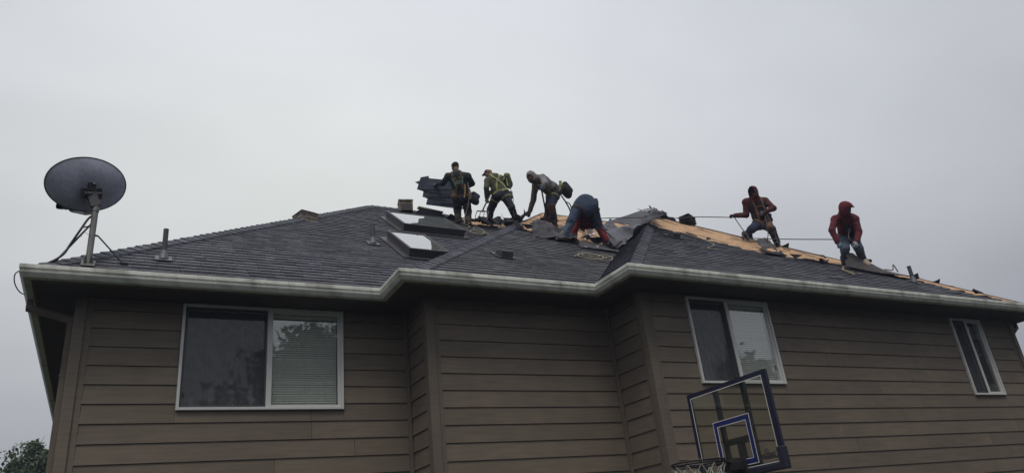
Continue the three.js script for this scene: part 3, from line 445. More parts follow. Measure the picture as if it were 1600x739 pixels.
    for (let i = 0; i < p.count; i++) {
      v.fromBufferAttribute(p, i); const cc = color(v); col[3 * i] = cc[0]; col[3 * i + 1] = cc[1]; col[3 * i + 2] = cc[2]; uv[2 * i] = v.x + v.z; uv[2 * i + 1] = v.y;
      if (wrinkle) { const w = wrinkle * (fbm(v.x * freq, v.y * freq * 0.8, v.z * freq + seed, 3) + 0.6 * (0.5 - Math.abs(noise3(v.x * freq * 1.3 + 7, v.y * freq * 1.6, v.z * freq * 1.3 + seed)))); p.setXYZ(i, v.x + nn.getX(i) * w, v.y + nn.getY(i) * w, v.z + nn.getZ(i) * w); }
    }
    g.setAttribute('color', new THREE.BufferAttribute(col, 3)); g.setAttribute('uv', new THREE.BufferAttribute(uv, 2)); if (wrinkle) g.computeVertexNormals(); return g;
  }
}
const bounds = (pts, m) => { const b = new THREE.Box3().setFromPoints(pts).expandByScalar(m); return [b.min, b.max]; };
const mixv = (a, b, t) => a.clone().lerp(b, t);
const dirty = (c, amt, f, seed) => (v) => { const k = 1 + amt * fbm(v.x * f, v.y * f, v.z * f + seed, 4); return [c[0] * k, c[1] * k, c[2] * k]; };

// five fingers and a thumb, curled about the palm
function handField(w, dir, pn, curl, side, r = 1, cell = 0.0045) { // wrist, along the hand, out of the palm, finger curl, thumb side (+1/-1)
  dir = dir.clone().normalize(); pn = pn.clone().addScaledVector(dir, -pn.dot(dir)).normalize(); const lat = dir.clone().cross(pn).multiplyScalar(side), P0 = (a, b, c) => w.clone().addScaledVector(dir, a).addScaledVector(lat, b).addScaledVector(pn, c);
  const [lo, hi] = bounds([w, P0(0.19, 0, 0), P0(0.08, 0.09, 0.06), P0(0.08, -0.09, 0.09), P0(0.1, 0, 0.1)], 0.05), F = new Field(lo, hi, cell);
  F.cap(P0(-0.03, 0, 0), P0(0.015, 0, 0), 0.030 * r, 0.026 * r, 0.01); for (const b of [-0.026, -0.009, 0.009, 0.026]) F.cap(P0(0.01, b * 0.6, 0), P0(0.082, b, 0), 0.016 * r, 0.0135 * r, 0.012);
  const fl = [[0.027, 0.068], [0.009, 0.077], [-0.009, 0.071], [-0.026, 0.055]];
  fl.forEach(([b, L], i) => { let p = P0(0.082, b, 0), a = 0.12 + curl * (0.55 + 0.05 * i); for (const s of [0.45, 0.32, 0.26]) { const q = p.clone().addScaledVector(dir, Math.cos(a) * L * s * 1.1).addScaledVector(pn, Math.sin(a) * L * s * 1.1); F.cap(p, q, 0.0105 * r, 0.009 * r, 0.004); p = q; a += curl * 0.75; } });
  let p = P0(0.022, 0.03, 0.004), q = P0(0.052, 0.056, 0.018 + 0.01 * curl), t = P0(0.078, 0.056 - 0.02 * curl, 0.036 + 0.012 * curl); F.cap(p, q, 0.0135 * r, 0.0115 * r, 0.008); F.cap(q, t, 0.0112 * r, 0.009 * r, 0.004);
  return F;
}
function ribbon(F, pts, w, th, lift, n = 44) { // a strap laid over the surface of a field
  const c = new THREE.CatmullRomCurve3(pts, false, 'centripetal').getSpacedPoints(n), P_ = [], N_ = [];
  for (const p of c) { const q = p.clone(); for (let i = 0; i < 9; i++) { const d = F.at(q) - lift; if (Math.abs(d) > 1) break; q.addScaledVector(F.grad(q), -d * 0.8); } P_.push(q); N_.push(F.grad(q)); }
  const pos = []; let prev = null;
  for (let i = 0; i <= n; i++) { const t = P_[Math.min(n, i + 1)].clone().sub(P_[Math.max(0, i - 1)]).normalize(), s = t.clone().cross(N_[i]).normalize(), a = P_[i].clone().addScaledVector(s, w / 2), b = P_[i].clone().addScaledVector(s, -w / 2), e = [a.clone().addScaledVector(N_[i], th), b.clone().addScaledVector(N_[i], th), b, a]; if (prev) for (let k = 0; k < 4; k++) { const l = (k + 1) % 4; pos.push(...prev[k].toArray(), ...e[l].toArray(), ...e[k].toArray(), ...prev[k].toArray(), ...prev[l].toArray(), ...e[l].toArray()); } prev = e; }
  const g = new THREE.BufferGeometry(); g.setAttribute('position', new THREE.Float32BufferAttribute(pos, 3)); g.computeVertexNormals(); return boxUV(g);
}
const strapMat = (c) => std(c, { map: clothT, roughness: 0.8, side: THREE.DoubleSide });

function makePerson(S) {
  const J = {}; for (const k in S.j) J[k] = V(...S.j[k]);
  const G = thing('person', S.label, 'person', V(...S.base), 'roofers at work on the roof');
  const spine = J.nk.clone().sub(J.pel).normalize(), face = V(...S.face).normalize(), look = V(...(S.look || S.face)).normalize();
  const lat = J.rs.clone().sub(J.ls); lat.addScaledVector(spine, -lat.dot(spine)).normalize(); let fr = spine.clone().cross(lat).normalize(); if (fr.dot(face) < 0) fr.negate();
  const hl = J.rh.clone().sub(J.lh).normalize(), skin = S.skin || [0.16, 0.085, 0.055], wr = 0.012;
  const chest = mixv(J.nk, J.pel, 0.24), waist = mixv(J.nk, J.pel, 0.72), sh = (p, a, b = 0) => p.clone().addScaledVector(lat, a).addScaledVector(fr, b);
  const torso = (F, e) => {
    for (const s of [-1, 1]) { F.cap(sh(chest, s * 0.085, 0.0), sh(waist, s * 0.062, 0.005), 0.098 + e, 0.092 + e, 0.05); F.cap(sh(waist, s * 0.062, 0.005), J.pel.clone().addScaledVector(hl, s * 0.07), 0.094 + e, 0.105 + e, 0.05); }
    F.cap(mixv(J.nk, chest, 0.25), J.ls, 0.072 + e, 0.062 + e, 0.05); F.cap(mixv(J.nk, chest, 0.25), J.rs, 0.072 + e, 0.062 + e, 0.05); F.cap(chest, J.nk, 0.085 + e, 0.06 + e, 0.05);
    return F;
  };
  const arm = (F, a, e) => F.cap(J[a + 's'], J[a + 'e'], 0.056 + e, 0.045 + e, 0.035).cap(J[a + 'e'], J[a + 'w'], 0.045 + e, 0.032 + e, 0.02);
  const leg = (F, a, e, up = 0) => F.cap(J[a + 'h'], J[a + 'k'], 0.088 + e, 0.062 + e, 0.05).cap(J[a + 'k'], J[a + 'f'].clone().add(V(0, 0.09, 0)), 0.061 + e, 0.045 + e, 0.03);
  const all = Object.values(J);
  // --- the body: one continuous skin, head and hands meshed finer and joined in
  const hd = J.hd, up = J.hd.clone().sub(J.nk).normalize(); let hu = up.clone().lerp(V(0, 1, 0), S.level ?? 0.35).normalize(); hu.addScaledVector(look, -hu.dot(look)).normalize(); const hx = hu.clone().cross(look).normalize(), Hp = (x, y, z) => hd.clone().addScaledVector(hx, x).addScaledVector(hu, y).addScaledVector(look, z);
  const bodyParts = [];
  { const F = new Field(...bounds(all, 0.2), 0.02); torso(F, -0.018); for (const a of 'lr') { arm(F, a, -0.012); leg(F, a, -0.014); F.cap(J[a + 'f'].clone().add(V(0, 0.07, 0)), J[a + 'f'].clone().addScaledVector(V(...S[a + 'toe']), 0.16).add(V(0, 0.03, 0)), 0.036, 0.028, 0.02); } F.cap(J.nk, mixv(J.nk, hd, 0.6), 0.05, 0.05, 0.03); bodyParts.push(F.mesh(dirty(skin, 0.2, 9, 1))); }
  {
    const F = new Field(...bounds([Hp(-0.1, -0.14, -0.12), Hp(0.1, 0.14, 0.15), J.nk], 0.03), 0.0048);
    F.ell(Hp(0, 0.028, -0.014), hx, hu, look, 0.073, 0.086, 0.092, 0.03).ell(Hp(0, -0.045, 0.03), hx, hu, look, 0.054, 0.062, 0.058, 0.04).cap(Hp(0, -0.09, 0.058), Hp(0, -0.086, 0.062), 0.02, 0.018, 0.03).cap(J.nk, Hp(0, -0.06, -0.025), 0.052, 0.05, 0.03);
    F.cap(Hp(0, 0.012, 0.082), Hp(0, -0.03, 0.101), 0.009, 0.0125, 0.014).cap(Hp(-0.012, -0.034, 0.088), Hp(0.012, -0.034, 0.088), 0.008, 0.008, 0.008).cap(Hp(-0.034, 0.022, 0.073), Hp(0.034, 0.022, 0.073), 0.012, 0.012, 0.014);
    for (const s of [-1, 1]) { F.ell(Hp(s * 0.03, 0.004, 0.086), hx, hu, look, 0.016, 0.010, 0.013, 0.012, true); F.ell(Hp(s * 0.03, 0.003, 0.072), hx, hu, look, 0.0125, 0.011, 0.0125, 0.002); F.ell(Hp(s * 0.076, -0.004, -0.012), hx, hu, look, 0.009, 0.031, 0.019, 0.008); }
    F.cap(Hp(-0.018, -0.064, 0.081), Hp(0.018, -0.064, 0.081), 0.007, 0.007, 0.006).cap(Hp(-0.015, -0.074, 0.079), Hp(0.015, -0.074, 0.079), 0.0075, 0.0075, 0.006);
    bodyParts.push(F.mesh((v) => { const q = v.clone().sub(hd), x = q.dot(hx), y = q.dot(hu), z = q.dot(look), k = 1 + 0.12 * fbm(v.x * 40, v.y * 40, v.z * 40, 3); if (z > 0.06 && Math.abs(Math.abs(x) - 0.03) < 0.0115 && Math.abs(y - 0.003) < 0.0075) return Math.abs(Math.abs(x) - 0.03) < 0.005 ? [0.01, 0.008, 0.006] : [0.45, 0.42, 0.4]; if (z > 0.05 && Math.abs(y + 0.069) < 0.009 && Math.abs(x) < 0.024) return [skin[0] * 0.9, skin[1] * 0.62, skin[2] * 0.62]; if (z > 0.05 && Math.abs(y - 0.03) < 0.005 && Math.abs(Math.abs(x) - 0.032) < 0.018) return [0.02, 0.015, 0.012]; if (S.beard && z > 0.0 && y < -0.05 && Math.abs(y + 0.069) > 0.009) return [skin[0] * 0.35, skin[1] * 0.35, skin[2] * 0.38]; return skin.map((c) => c * k); }));
  }
  const hands = {}; for (const a of 'lr') { const d = J[a + 'w'].clone().sub(J[a + 'e']).normalize(); const hdir = S[a + 'hand'] ? V(...S[a + 'hand']) : d, pn = S[a + 'palm'] ? V(...S[a + 'palm']) : fr.clone().negate().add(V(0, -0.2, 0)); hands[a] = [J[a + 'w'], hdir, pn, S[a + 'curl'] ?? 0.8, a === 'l' ? 1 : -1]; bodyParts.push(handField(...hands[a], 0.95, 0.006).mesh(dirty(skin, 0.15, 30, 2))); }
  mesh('body', bodyParts, M.body, G);
  // --- clothes
  const FS = new Field(...bounds([J.nk, J.pel, J.ls, J.rs, J.le, J.re, J.lw, J.rw], 0.2), 0.0115); torso(FS, 0.016); for (const a of 'lr') arm(FS, a, 0.017); FS.cap(J.nk, mixv(J.nk, hd, 0.32), 0.07, 0.062, 0.03);
  const hem = J.pel.clone().addScaledVector(spine, -0.03); FS.stamp([-9, -9, -9], [9, 9, 9], (x, y, z) => (x - hem.x) * spine.x + (y - hem.y) * spine.y + (z - hem.z) * spine.z, 0.004, true);
  for (const a of 'lr') { const w = J[a + 'w'], d = w.clone().sub(J[a + 'e']).normalize(); for (const q of [w.clone().addScaledVector(d, 0.035)]) FS.cap(q, q, 0.03, 0.03, 0.004, true); }
  mesh('shirt', FS.mesh((v) => S.shirt(v, { J, lat, fr, spine }), wr, 11, 3), M.cloth, G);
  const FP = new Field(...bounds([J.pel, J.lh, J.rh, J.lk, J.rk, J.lf, J.rf], S.seat ? 0.29 : 0.19), 0.0115); for (const s of [-1, 1]) FP.cap(J.pel.clone().addScaledVector(hl, s * 0.07).addScaledVector(spine, 0.05), J.pel.clone().addScaledVector(hl, s * 0.075), 0.110, 0.120, 0.05); for (const a of 'lr') leg(FP, a, 0.024); if (S.seat) FP.ell(J.pel.clone().add(V(...S.seat)), hl, V(0, 1, 0), hl.clone().cross(V(0, 1, 0)), 0.215, 0.2, 0.17, 0.06); FP.ell(J.pel.clone().addScaledVector(fr, -0.045).addScaledVector(spine, -0.06), hl, spine, fr, 0.15, 0.11, 0.1, 0.05);
  mesh('trousers', FP.mesh((v) => S.legs(v, { J }), wr, 12, 8), M.cloth, G);
  for (const a of 'lr') {
    const f = J[a + 'f'], toe = V(...S[a + 'toe']).normalize(), F = new Field(...bounds([f, f.clone().addScaledVector(toe, 0.25), f.clone().add(V(0, 0.2, 0))], 0.09), 0.009), gr = toe.clone().cross(V(0, 1, 0)).normalize();
    F.cap(f.clone().add(V(0, 0.17, 0)), f.clone().add(V(0, 0.06, 0)), 0.062, 0.052, 0.02).cap(f.clone().addScaledVector(toe, -0.05).add(V(0, 0.035, 0)), f.clone().addScaledVector(toe, 0.05).add(V(0, 0.05, 0)), 0.042, 0.05, 0.02).cap(f.clone().addScaledVector(toe, 0.03).add(V(0, 0.045, 0)), f.clone().addScaledVector(toe, 0.17).addScaledVector(gr, 0.008).add(V(0, 0.035, 0)), 0.046, 0.036, 0.02);
    F.stamp([-9, -9, -9], [9, 9, 9], (x, y, z) => y - f.y + toe.y * -((x - f.x) * toe.x + (z - f.z) * toe.z) - 0.004, 0.004, true);
    const bc = S.boots || [0.13, 0.095, 0.06]; mesh('boot', F.mesh((v) => { const k = 1 + 0.25 * fbm(v.x * 25, v.y * 25, v.z * 25, 3); return v.y - f.y < 0.022 ? [0.025, 0.023, 0.02] : bc.map((c) => c * k); }, 0.003, 30), M.cloth, G);
    if (S.gloves) mesh('glove', handField(...hands[a], 1.18).mesh(dirty(S.gloves[a] || S.gloves, 0.3, 30, 4)), M.cloth, G);
  }
  // --- headwear
  if (S.head === 'hood') {
    const F = new Field(...bounds([Hp(-0.13, -0.16, -0.16), Hp(0.13, 0.15, 0.15), J.nk, J.ls.clone().lerp(J.nk, 0.6), J.rs.clone().lerp(J.nk, 0.6)], 0.05), 0.0085); F.ell(Hp(0, 0.02, -0.014), hx, hu, look, 0.1, 0.12, 0.12, 0.03).ell(Hp(0, -0.06, 0.0), hx, hu, look, 0.094, 0.085, 0.098, 0.05).cap(mixv(J.nk, hd, 0.15).addScaledVector(look, -0.03), mixv(J.nk, hd, 0.5), 0.10, 0.09, 0.05);
    if (S.peak) F.cap(Hp(0, 0.06, 0.06), Hp(0, 0.035, 0.135), 0.06, 0.032, 0.05);
    F.ell(Hp(0, S.peak ? -0.04 : -0.016, 0.118), hx, hu, look, 0.060, S.peak ? 0.085 : 0.084, 0.098, 0.012, true); mesh('hood', F.mesh(dirty(S.hoodColor, 0.22, 14, 5), 0.008, 15, 6), M.cloth, G);
  } else {
    const F = new Field(...bounds([Hp(-0.12, -0.1, -0.14), Hp(0.12, 0.15, 0.18)], 0.03), 0.0075), cap = S.head === 'cap'; F.ell(Hp(0, 0.032, -0.016), hx, hu, look, 0.081, cap ? 0.092 : 0.093, 0.1, 0.02);
    F.stamp([-9, -9, -9], [9, 9, 9], (x, y, z) => { const q = V(x, y, z).sub(hd); return q.dot(hu) - (cap ? (q.dot(look) > 0.03 ? 0.03 : -0.035) : q.dot(look) > 0.02 ? 0.055 : -0.05 + 0.35 * Math.max(0, q.dot(look) + 0.06)); }, 0.006, true);
    if (cap) F.ell(Hp(0, 0.04, 0.105), hx, hu, look, 0.062, 0.008, 0.062, 0.012);
    mesh(cap ? 'cap' : 'hair', F.mesh(dirty(S.hairColor || [0.018, 0.015, 0.013], 0.3, 60, 5), cap ? 0.002 : 0.007, cap ? 14 : 60), M.cloth, G);
  }
  // --- harness: straps over the shoulders, across chest and back, belt and leg loops
  if (S.harness) {
    const m = strapMat(S.harness), bk = (x, t, d = -0.16) => sh(mixv(J.nk, J.pel, t), x, d), ft = (x, t) => bk(x, t, 0.16), g = [];
    for (const s of [-1, 1]) { g.push(ribbon(FS, [ft(s * 0.09, 0.95), ft(s * 0.085, 0.5), ft(s * 0.10, 0.18), sh(J.nk, s * 0.10, 0.03).addScaledVector(spine, 0.09), bk(s * 0.09, 0.1), bk(0, 0.36), bk(-s * 0.10, 0.68), bk(-s * 0.12, 0.98)], 0.044, 0.004, 0.012)); }
    const belt = []; for (let i = 0; i <= 16; i++) { const t = i / 16 * Math.PI * 2; belt.push(sh(mixv(J.nk, J.pel, 0.97), Math.cos(t) * 0.2, Math.sin(t) * 0.17)); } g.push(ribbon(FS, belt, 0.05, 0.005, 0.013, 60)); g.push(ribbon(FS, [ft(-0.09, 0.34), ft(0, 0.33), ft(0.09, 0.34)], 0.04, 0.004, 0.016, 12));
    mesh('harness', g, m, G); mesh('ring', new THREE.TorusGeometry(0.032, 0.005, 8, 20).applyQuaternion(new THREE.Quaternion().setFromUnitVectors(V(0, 0, 1), fr)).translate(...bk(0, 0.36, -0.135).toArray()), M.silver, G);
    for (const a of 'lr') { const t = mixv(J[a + 'h'], J[a + 'k'], 0.28), d = J[a + 'k'].clone().sub(J[a + 'h']).normalize(), e1 = fr.clone().addScaledVector(d, -fr.dot(d)).normalize(), e2 = d.clone().cross(e1), loop = []; for (let i = 0; i <= 14; i++) { const q = i / 14 * Math.PI * 2; loop.push(t.clone().addScaledVector(e1, Math.cos(q) * 0.13).addScaledVector(e2, Math.sin(q) * 0.13)); } mesh('leg_strap', ribbon(FP, loop, 0.04, 0.004, 0.012, 40), m, G); }
  }
  for (const b of S.bags || []) { // pouches and tool bags on the belt
    const p = V(...b.at), q = new THREE.Quaternion().setFromEuler(new THREE.Euler(...(b.rot || [0, 0, 0]))), [w, h, d] = b.size, F = new Field(V(-w, -h, -d), V(w, h * 1.3, d), 0.009); F.ell(V(0, 0, 0), V(1, 0, 0), V(0, 1, 0), V(0, 0, 1), w * 0.52, h * 0.55, d * 0.55, 0.02).cap(V(-w * 0.3, -h * 0.25, 0), V(w * 0.3, -h * 0.25, 0), d * 0.4, d * 0.4, 0.04).cap(V(-w * 0.33, h * 0.34, d * 0.1), V(w * 0.33, h * 0.34, d * 0.1), d * 0.3, d * 0.3, 0.02);
    const g = F.mesh(dirty(b.color || [0.03, 0.028, 0.03], 0.3, 20, 3), 0.006, 18, 2); g.applyQuaternion(q).translate(p.x, p.y, p.z); mesh('tool_bag', g, M.cloth, G);
  }
  for (const l of S.lanyards || []) mesh('lanyard', tube(l.pts.map((p) => V(...p)), l.r || 0.008, 36, 6), strapMat(l.color), G);
  if (S.pads) for (const a of S.pads) { const k = J[a + 'k'], n = fr.clone().lerp(V(0, -0.1, 0), 0.2), d = J[a + 'f'].clone().sub(k).normalize(); mesh('knee_pad', new Field(k.clone().addScalar(-0.16), k.clone().addScalar(0.16), 0.009).ell(k.clone().addScaledVector(n, 0.045), d, n, d.clone().cross(n).normalize(), 0.1, 0.042, 0.07, 0.02).mesh(dirty([0.11, 0.065, 0.045], 0.3, 20, 3)), M.cloth, G); }
  return G;
}
const worn = (c, dirt, seed, amt = 0.22) => (v) => { const n = fbm(v.x * 6, v.y * 6, v.z * 6 + seed, 4), m = Math.max(0, fbm(v.x * 9 + 4, v.y * 9, v.z * 9 + seed, 3)), k = 1 + amt * n; return c.map((q, i) => q * k * (1 - m * 0.8) + dirt[i] * m * 0.8); };
const TAN = [0.20, 0.16, 0.11];

makePerson({ label: 'roofer in dark green shirt, back turned, holding up a torn shingle sheet', base: [6.32, 8.46, -4.24], face: [0, -0.1, -1], look: [-0.1, -0.35, -0.95],
  j: { pel: [-0.078, 0.6, 0.193], nk: [-0.241, 1.042, 0.383], hd: [-0.24, 1.247, 0.304], ls: [-0.411, 1.01, 0.27], le: [-0.426, 0.98, -0.018], lw: [-0.448, 1.089, -0.252], rs: [-0.021, 0.965, 0.47], re: [0.173, 0.927, 0.257], rw: [0.111, 0.933, 0.005], lh: [-0.15, 0.583, 0.143], lk: [-0.012, 0.479, -0.234], lf: [-0.068, 0.077, -0.106], rh: [0.001, 0.566, 0.22], rk: [0.148, 0.354, -0.028], rf: [0.074, -0.081, 0.107] },
  ltoe: [-0.2, 0.1, -1], rtoe: [0.3, 0.1, -1], head: 'hair', hairColor: [0.015, 0.012, 0.012], gloves: { l: [0.16, 0.17, 0.19], r: [0.16, 0.17, 0.19] }, lhand: [-0.3, 0.25, -0.9], lpalm: [0.3, -1, 0], lcurl: 0.5,
  shirt: (v, { J, lat, fr, spine }) => { const q = v.clone().sub(J.nk), y = -q.dot(spine), x = q.dot(lat), b = fbm(v.x * 8, v.y * 8, v.z * 8, 3), s = [0.018 + 0.006 * b, 0.03 + 0.008 * b, 0.03 + 0.008 * b]; if (q.dot(fr) < -0.03 && y > 0.07 && y < 0.27 && Math.abs(x) > 0.03 && Math.abs(x) < 0.125 - 0.15 * (y - 0.07) && (y * 26) % 1 < 0.62) return [0.30, 0.50, 0.33]; return s; },
  legs: (v, { J }) => { const lo = v.y < Math.max(J.lk.y, J.rk.y) - 0.06, n = fbm(v.x * 16, v.y * 16, v.z * 16, 3); return lo ? (n > 0.06 ? [0.085, 0.07, 0.045] : n < -0.1 ? [0.035, 0.03, 0.022] : [0.058, 0.05, 0.034]) : [0.02 + 0.01 * n, 0.021 + 0.01 * n, 0.035 + 0.01 * n]; },
  harness: [0.17, 0.095, 0.045], bags: [{ at: [0.21, 0.56, 0.24], size: [0.2, 0.26, 0.17], rot: [0, 0.3, -0.3], color: [0.022, 0.024, 0.045] }, { at: [-0.26, 0.6, 0.2], size: [0.12, 0.2, 0.12], color: [0.10, 0.06, 0.035] }],
  lanyards: [{ pts: [[-0.1, 0.83, 0.42], [-0.09, 0.65, 0.42], [-0.11, 0.47, 0.38]], r: 0.016, color: [0.42, 0.30, 0.10] }, { pts: [[-0.03, 0.84, 0.44], [-0.0, 0.6, 0.42], [0.0, 0.32, 0.30], [-0.05, 0.1, 0.2], [-0.1, -0.1, 0.25]], r: 0.011, color: [0.30, 0.30, 0.30] }, { pts: [[0.02, 0.7, 0.4], [0.05, 0.58, 0.4], [0.04, 0.46, 0.36]], r: 0.015, color: [0.40, 0.29, 0.12] }] });

makePerson({ label: 'roofer in olive shirt and dark cap, bending left over a garden fork', base: [7.45, 8.75, -4.5], face: [-0.85, -0.3, -0.45], look: [-0.75, -0.55, -0.35],
  j: { pel: [-0.103, 0.629, 0.256], nk: [-0.205, 1.1, 0.191], hd: [-0.275, 1.24, 0.06], ls: [-0.351, 1.0, 0.129], le: [-0.435, 0.762, 0.198], lw: [-0.37, 0.58, 0.05], rs: [-0.026, 1.09, 0.173], re: [0.0, 0.95, -0.081], rw: [-0.2, 0.82, -0.16], lh: [-0.178, 0.598, 0.198], lk: [-0.204, 0.40, -0.12], lf: [-0.258, 0, -0.176], rh: [-0.035, 0.608, 0.284], rk: [0.08, 0.25, 0.36], rf: [0.254, -0.02, 0.174] },
  ltoe: [-1, 0.0, -0.2], rtoe: [0.7, -0.3, 0.3], head: 'cap', hairColor: [0.022, 0.02, 0.02], gloves: [0.05, 0.05, 0.05], lcurl: 1.3, rcurl: 1.3, boots: [0.035, 0.033, 0.045],
  shirt: worn([0.062, 0.062, 0.038], [0.09, 0.09, 0.06], 2), legs: worn([0.022, 0.023, 0.034], [0.06, 0.06, 0.055], 3),
  harness: [0.33, 0.36, 0.12], pads: ['l'], bags: [{ at: [0.12, 1.0, 0.26], size: [0.19, 0.36, 0.17], rot: [0.1, 0.6, 0.55], color: [0.10, 0.115, 0.05] }, { at: [0.12, 0.6, 0.3], size: [0.1, 0.2, 0.1], color: [0.10, 0.10, 0.11] }],
  lanyards: [{ pts: [[-0.1, 0.5, 0.36], [-0.04, 0.36, 0.42], [-0.02, 0.22, 0.42], [-0.03, 0.16, 0.42]], r: 0.014, color: [0.03, 0.03, 0.035] }, { pts: [[0.08, 0.9, 0.33], [0.12, 0.5, 0.42], [0.1, 0.2, 0.4], [0.13, 0.03, 0.36]], r: 0.008, color: [0.25, 0.25, 0.26] }, { pts: [[-0.06, 0.95, 0.36], [0.02, 1.05, 0.36], [0.04, 0.8, 0.36]], r: 0.012, color: [0.45, 0.5, 0.2] }] });

makePerson({ label: 'roofer in grey sweatshirt and pale hood, leaning left onto a tool handle', base: [8.02, 8.27, -3.31], face: [-0.85, -0.35, 0.1], look: [-0.72, -0.5, 0.5], level: 0.7,
  j: { pel: [0.007, 0.629, 0.313], nk: [-0.441, 0.838, 0.381], hd: [-0.64, 0.84, 0.44], ls: [-0.43, 0.79, 0.55], le: [-0.47, 0.56, 0.70], lw: [-0.62, 0.42, 0.80], rs: [-0.414, 0.79, 0.217], re: [-0.404, 0.521, 0.03], rw: [-0.442, 0.301, -0.115], lh: [-0.028, 0.554, 0.38], lk: [-0.179, 0.235, 0.372], lf: [0.01, -0.1, 0.127], rh: [-0.027, 0.62, 0.209], rk: [-0.161, 0.295, 0.239], rf: [-0.007, 0.097, -0.137] },
  ltoe: [-0.5, -0.1, 0.5], rtoe: [-0.9, 0, 0.2], head: 'hood', hoodColor: [0.20, 0.19, 0.19], gloves: { l: [0.045, 0.075, 0.13], r: [0.06, 0.07, 0.08] }, lcurl: 1.3, lpalm: [-0.2, -1, -0.1], rcurl: 0.6, skin: [0.17, 0.09, 0.06], beard: true, boots: [0.05, 0.045, 0.05],
  shirt: (v, { J }) => worn(v.clone().sub(J.ls).length() < 0.34 && v.z > 0.45 ? [0.20, 0.20, 0.215] : [0.085, 0.085, 0.075], [0.05, 0.05, 0.045], 5)(v), legs: (v, { J }) => worn(v.y < 0.25 && v.y > 0.08 && v.z > 0.25 ? [0.07, 0.055, 0.045] : [0.020, 0.026, 0.05], [0.06, 0.055, 0.05], 6)(v),
  harness: [0.22, 0.22, 0.10], bags: [{ at: [0.25, 0.66, 0.40], size: [0.32, 0.26, 0.2], rot: [0, 0.4, -0.5], color: [0.018, 0.018, 0.02] }, { at: [0.08, 0.76, 0.46], size: [0.06, 0.16, 0.06], color: [0.22, 0.24, 0.08] }],
  lanyards: [{ pts: [[0.1, 0.5, 0.4], [0.2, 0.3, 0.42], [0.3, 0.18, 0.36], [0.42, 0.1, 0.2]], r: 0.016, color: [0.03, 0.03, 0.035] }, { pts: [[0.16, 0.36, 0.42], [0.32, 0.34, 0.36], [0.45, 0.18, 0.2]], r: 0.012, color: [0.08, 0.08, 0.085] }] });

makePerson({ label: 'roofer in blue jeans and red shirt, bent double with his back to us', seat: [0.02, -0.09, 0.0], base: [7.66, 7.0, -1.62], face: [0.2, -0.9, -0.6], look: [0.2, -0.8, -0.4],
  j: { pel: [-0.051, 0.773, 0.235], nk: [0.157, 0.491, -0.121], hd: [0.22, 0.58, -0.36], ls: [-0.02, 0.531, -0.185], le: [-0.17, 0.298, -0.112], lw: [-0.234, 0.075, -0.035], rs: [0.325, 0.472, -0.04], re: [0.30, 0.257, 0.153], rw: [0.335, 0.021, 0.226], lh: [-0.157, 0.741, 0.159], lk: [-0.37, 0.4, 0.142], lf: [-0.489, 0.014, -0.01], rh: [0.075, 0.714, 0.278], rk: [0.249, 0.404, 0.14], rf: [0.48, -0.006, 0.016] },
  ltoe: [-0.8, -0.05, 0.1], rtoe: [0.7, -0.2, 0.2], head: 'hair', gloves: [0.06, 0.06, 0.065], boots: [0.26, 0.20, 0.12], level: 0,
  shirt: worn([0.17, 0.018, 0.022], [0.09, 0.02, 0.02], 7), legs: (v, { J }) => worn(v.y < 0.34 ? [0.085, 0.12, 0.17] : [0.038, 0.058, 0.10], v.y < 0.34 ? [0.13, 0.16, 0.19] : [0.03, 0.04, 0.06], 8)(v),
  harness: [0.07, 0.02, 0.02], bags: [{ at: [0.12, 0.78, 0.36], size: [0.09, 0.12, 0.05], color: [0.03, 0.045, 0.08] }],
  lanyards: [{ pts: [[0.02, 0.62, 0.36], [0.06, 0.4, 0.36], [0.18, 0.22, 0.32], [0.34, 0.13, 0.3], [0.46, 0.12, 0.2]], r: 0.011, color: [0.035, 0.035, 0.04] }] });

makePerson({ label: 'hooded roofer in maroon top kneeling on the hip, gripping a taut rope', base: [11.97, 7.31, -1.17], face: [-0.65, -0.1, 0.75], look: [-0.45, -0.15, 0.88], level: 0.8,
  j: { pel: [0.037, 0.44, 0.111], nk: [-0.127, 0.92, 0.22], hd: [-0.25, 1.03, 0.33], ls: [-0.301, 0.88, 0.11], le: [-0.27, 0.62, 0.003], lw: [-0.461, 0.655, -0.15], rs: [0.064, 0.86, 0.31], re: [0.10, 0.62, 0.45], rw: [-0.066, 0.554, 0.33], lh: [-0.021, 0.409, 0.063], lk: [-0.34, 0.22, 0.102], lf: [-0.173, 0.13, -0.262], rh: [0.116, 0.393, 0.133], rk: [-0.05, 0.12, 0.38], rf: [0.163, -0.187, 0.253] },
  ltoe: [-0.8, 0.0, 0.4], rtoe: [-0.6, -0.1, 0.5], head: 'hood', hoodColor: [0.10, 0.03, 0.028], gloves: { l: [0.022, 0.022, 0.026], r: [0.10, 0.10, 0.11] }, lcurl: 1.4, lpalm: [0, -1, 0.1], rcurl: 1.3, beard: true, skin: [0.10, 0.055, 0.042], boots: [0.13, 0.115, 0.10],
  shirt: (v, { J }) => worn(v.y < 0.82 && v.clone().sub(mixv(J.nk, J.pel, 0.5)).length() < 0.24 ? [0.024, 0.02, 0.03] : [0.075, 0.022, 0.026], [0.05, 0.03, 0.03], 9)(v), legs: worn([0.02, 0.028, 0.06], [0.03, 0.04, 0.065], 10),
  harness: [0.24, 0.12, 0.06], pads: ['r'], bags: [{ at: [0.16, 0.5, 0.22], size: [0.1, 0.2, 0.12], color: [0.03, 0.028, 0.035] }, { at: [-0.12, 0.19, 0.42], size: [0.13, 0.14, 0.1], color: [0.16, 0.085, 0.05] }] });

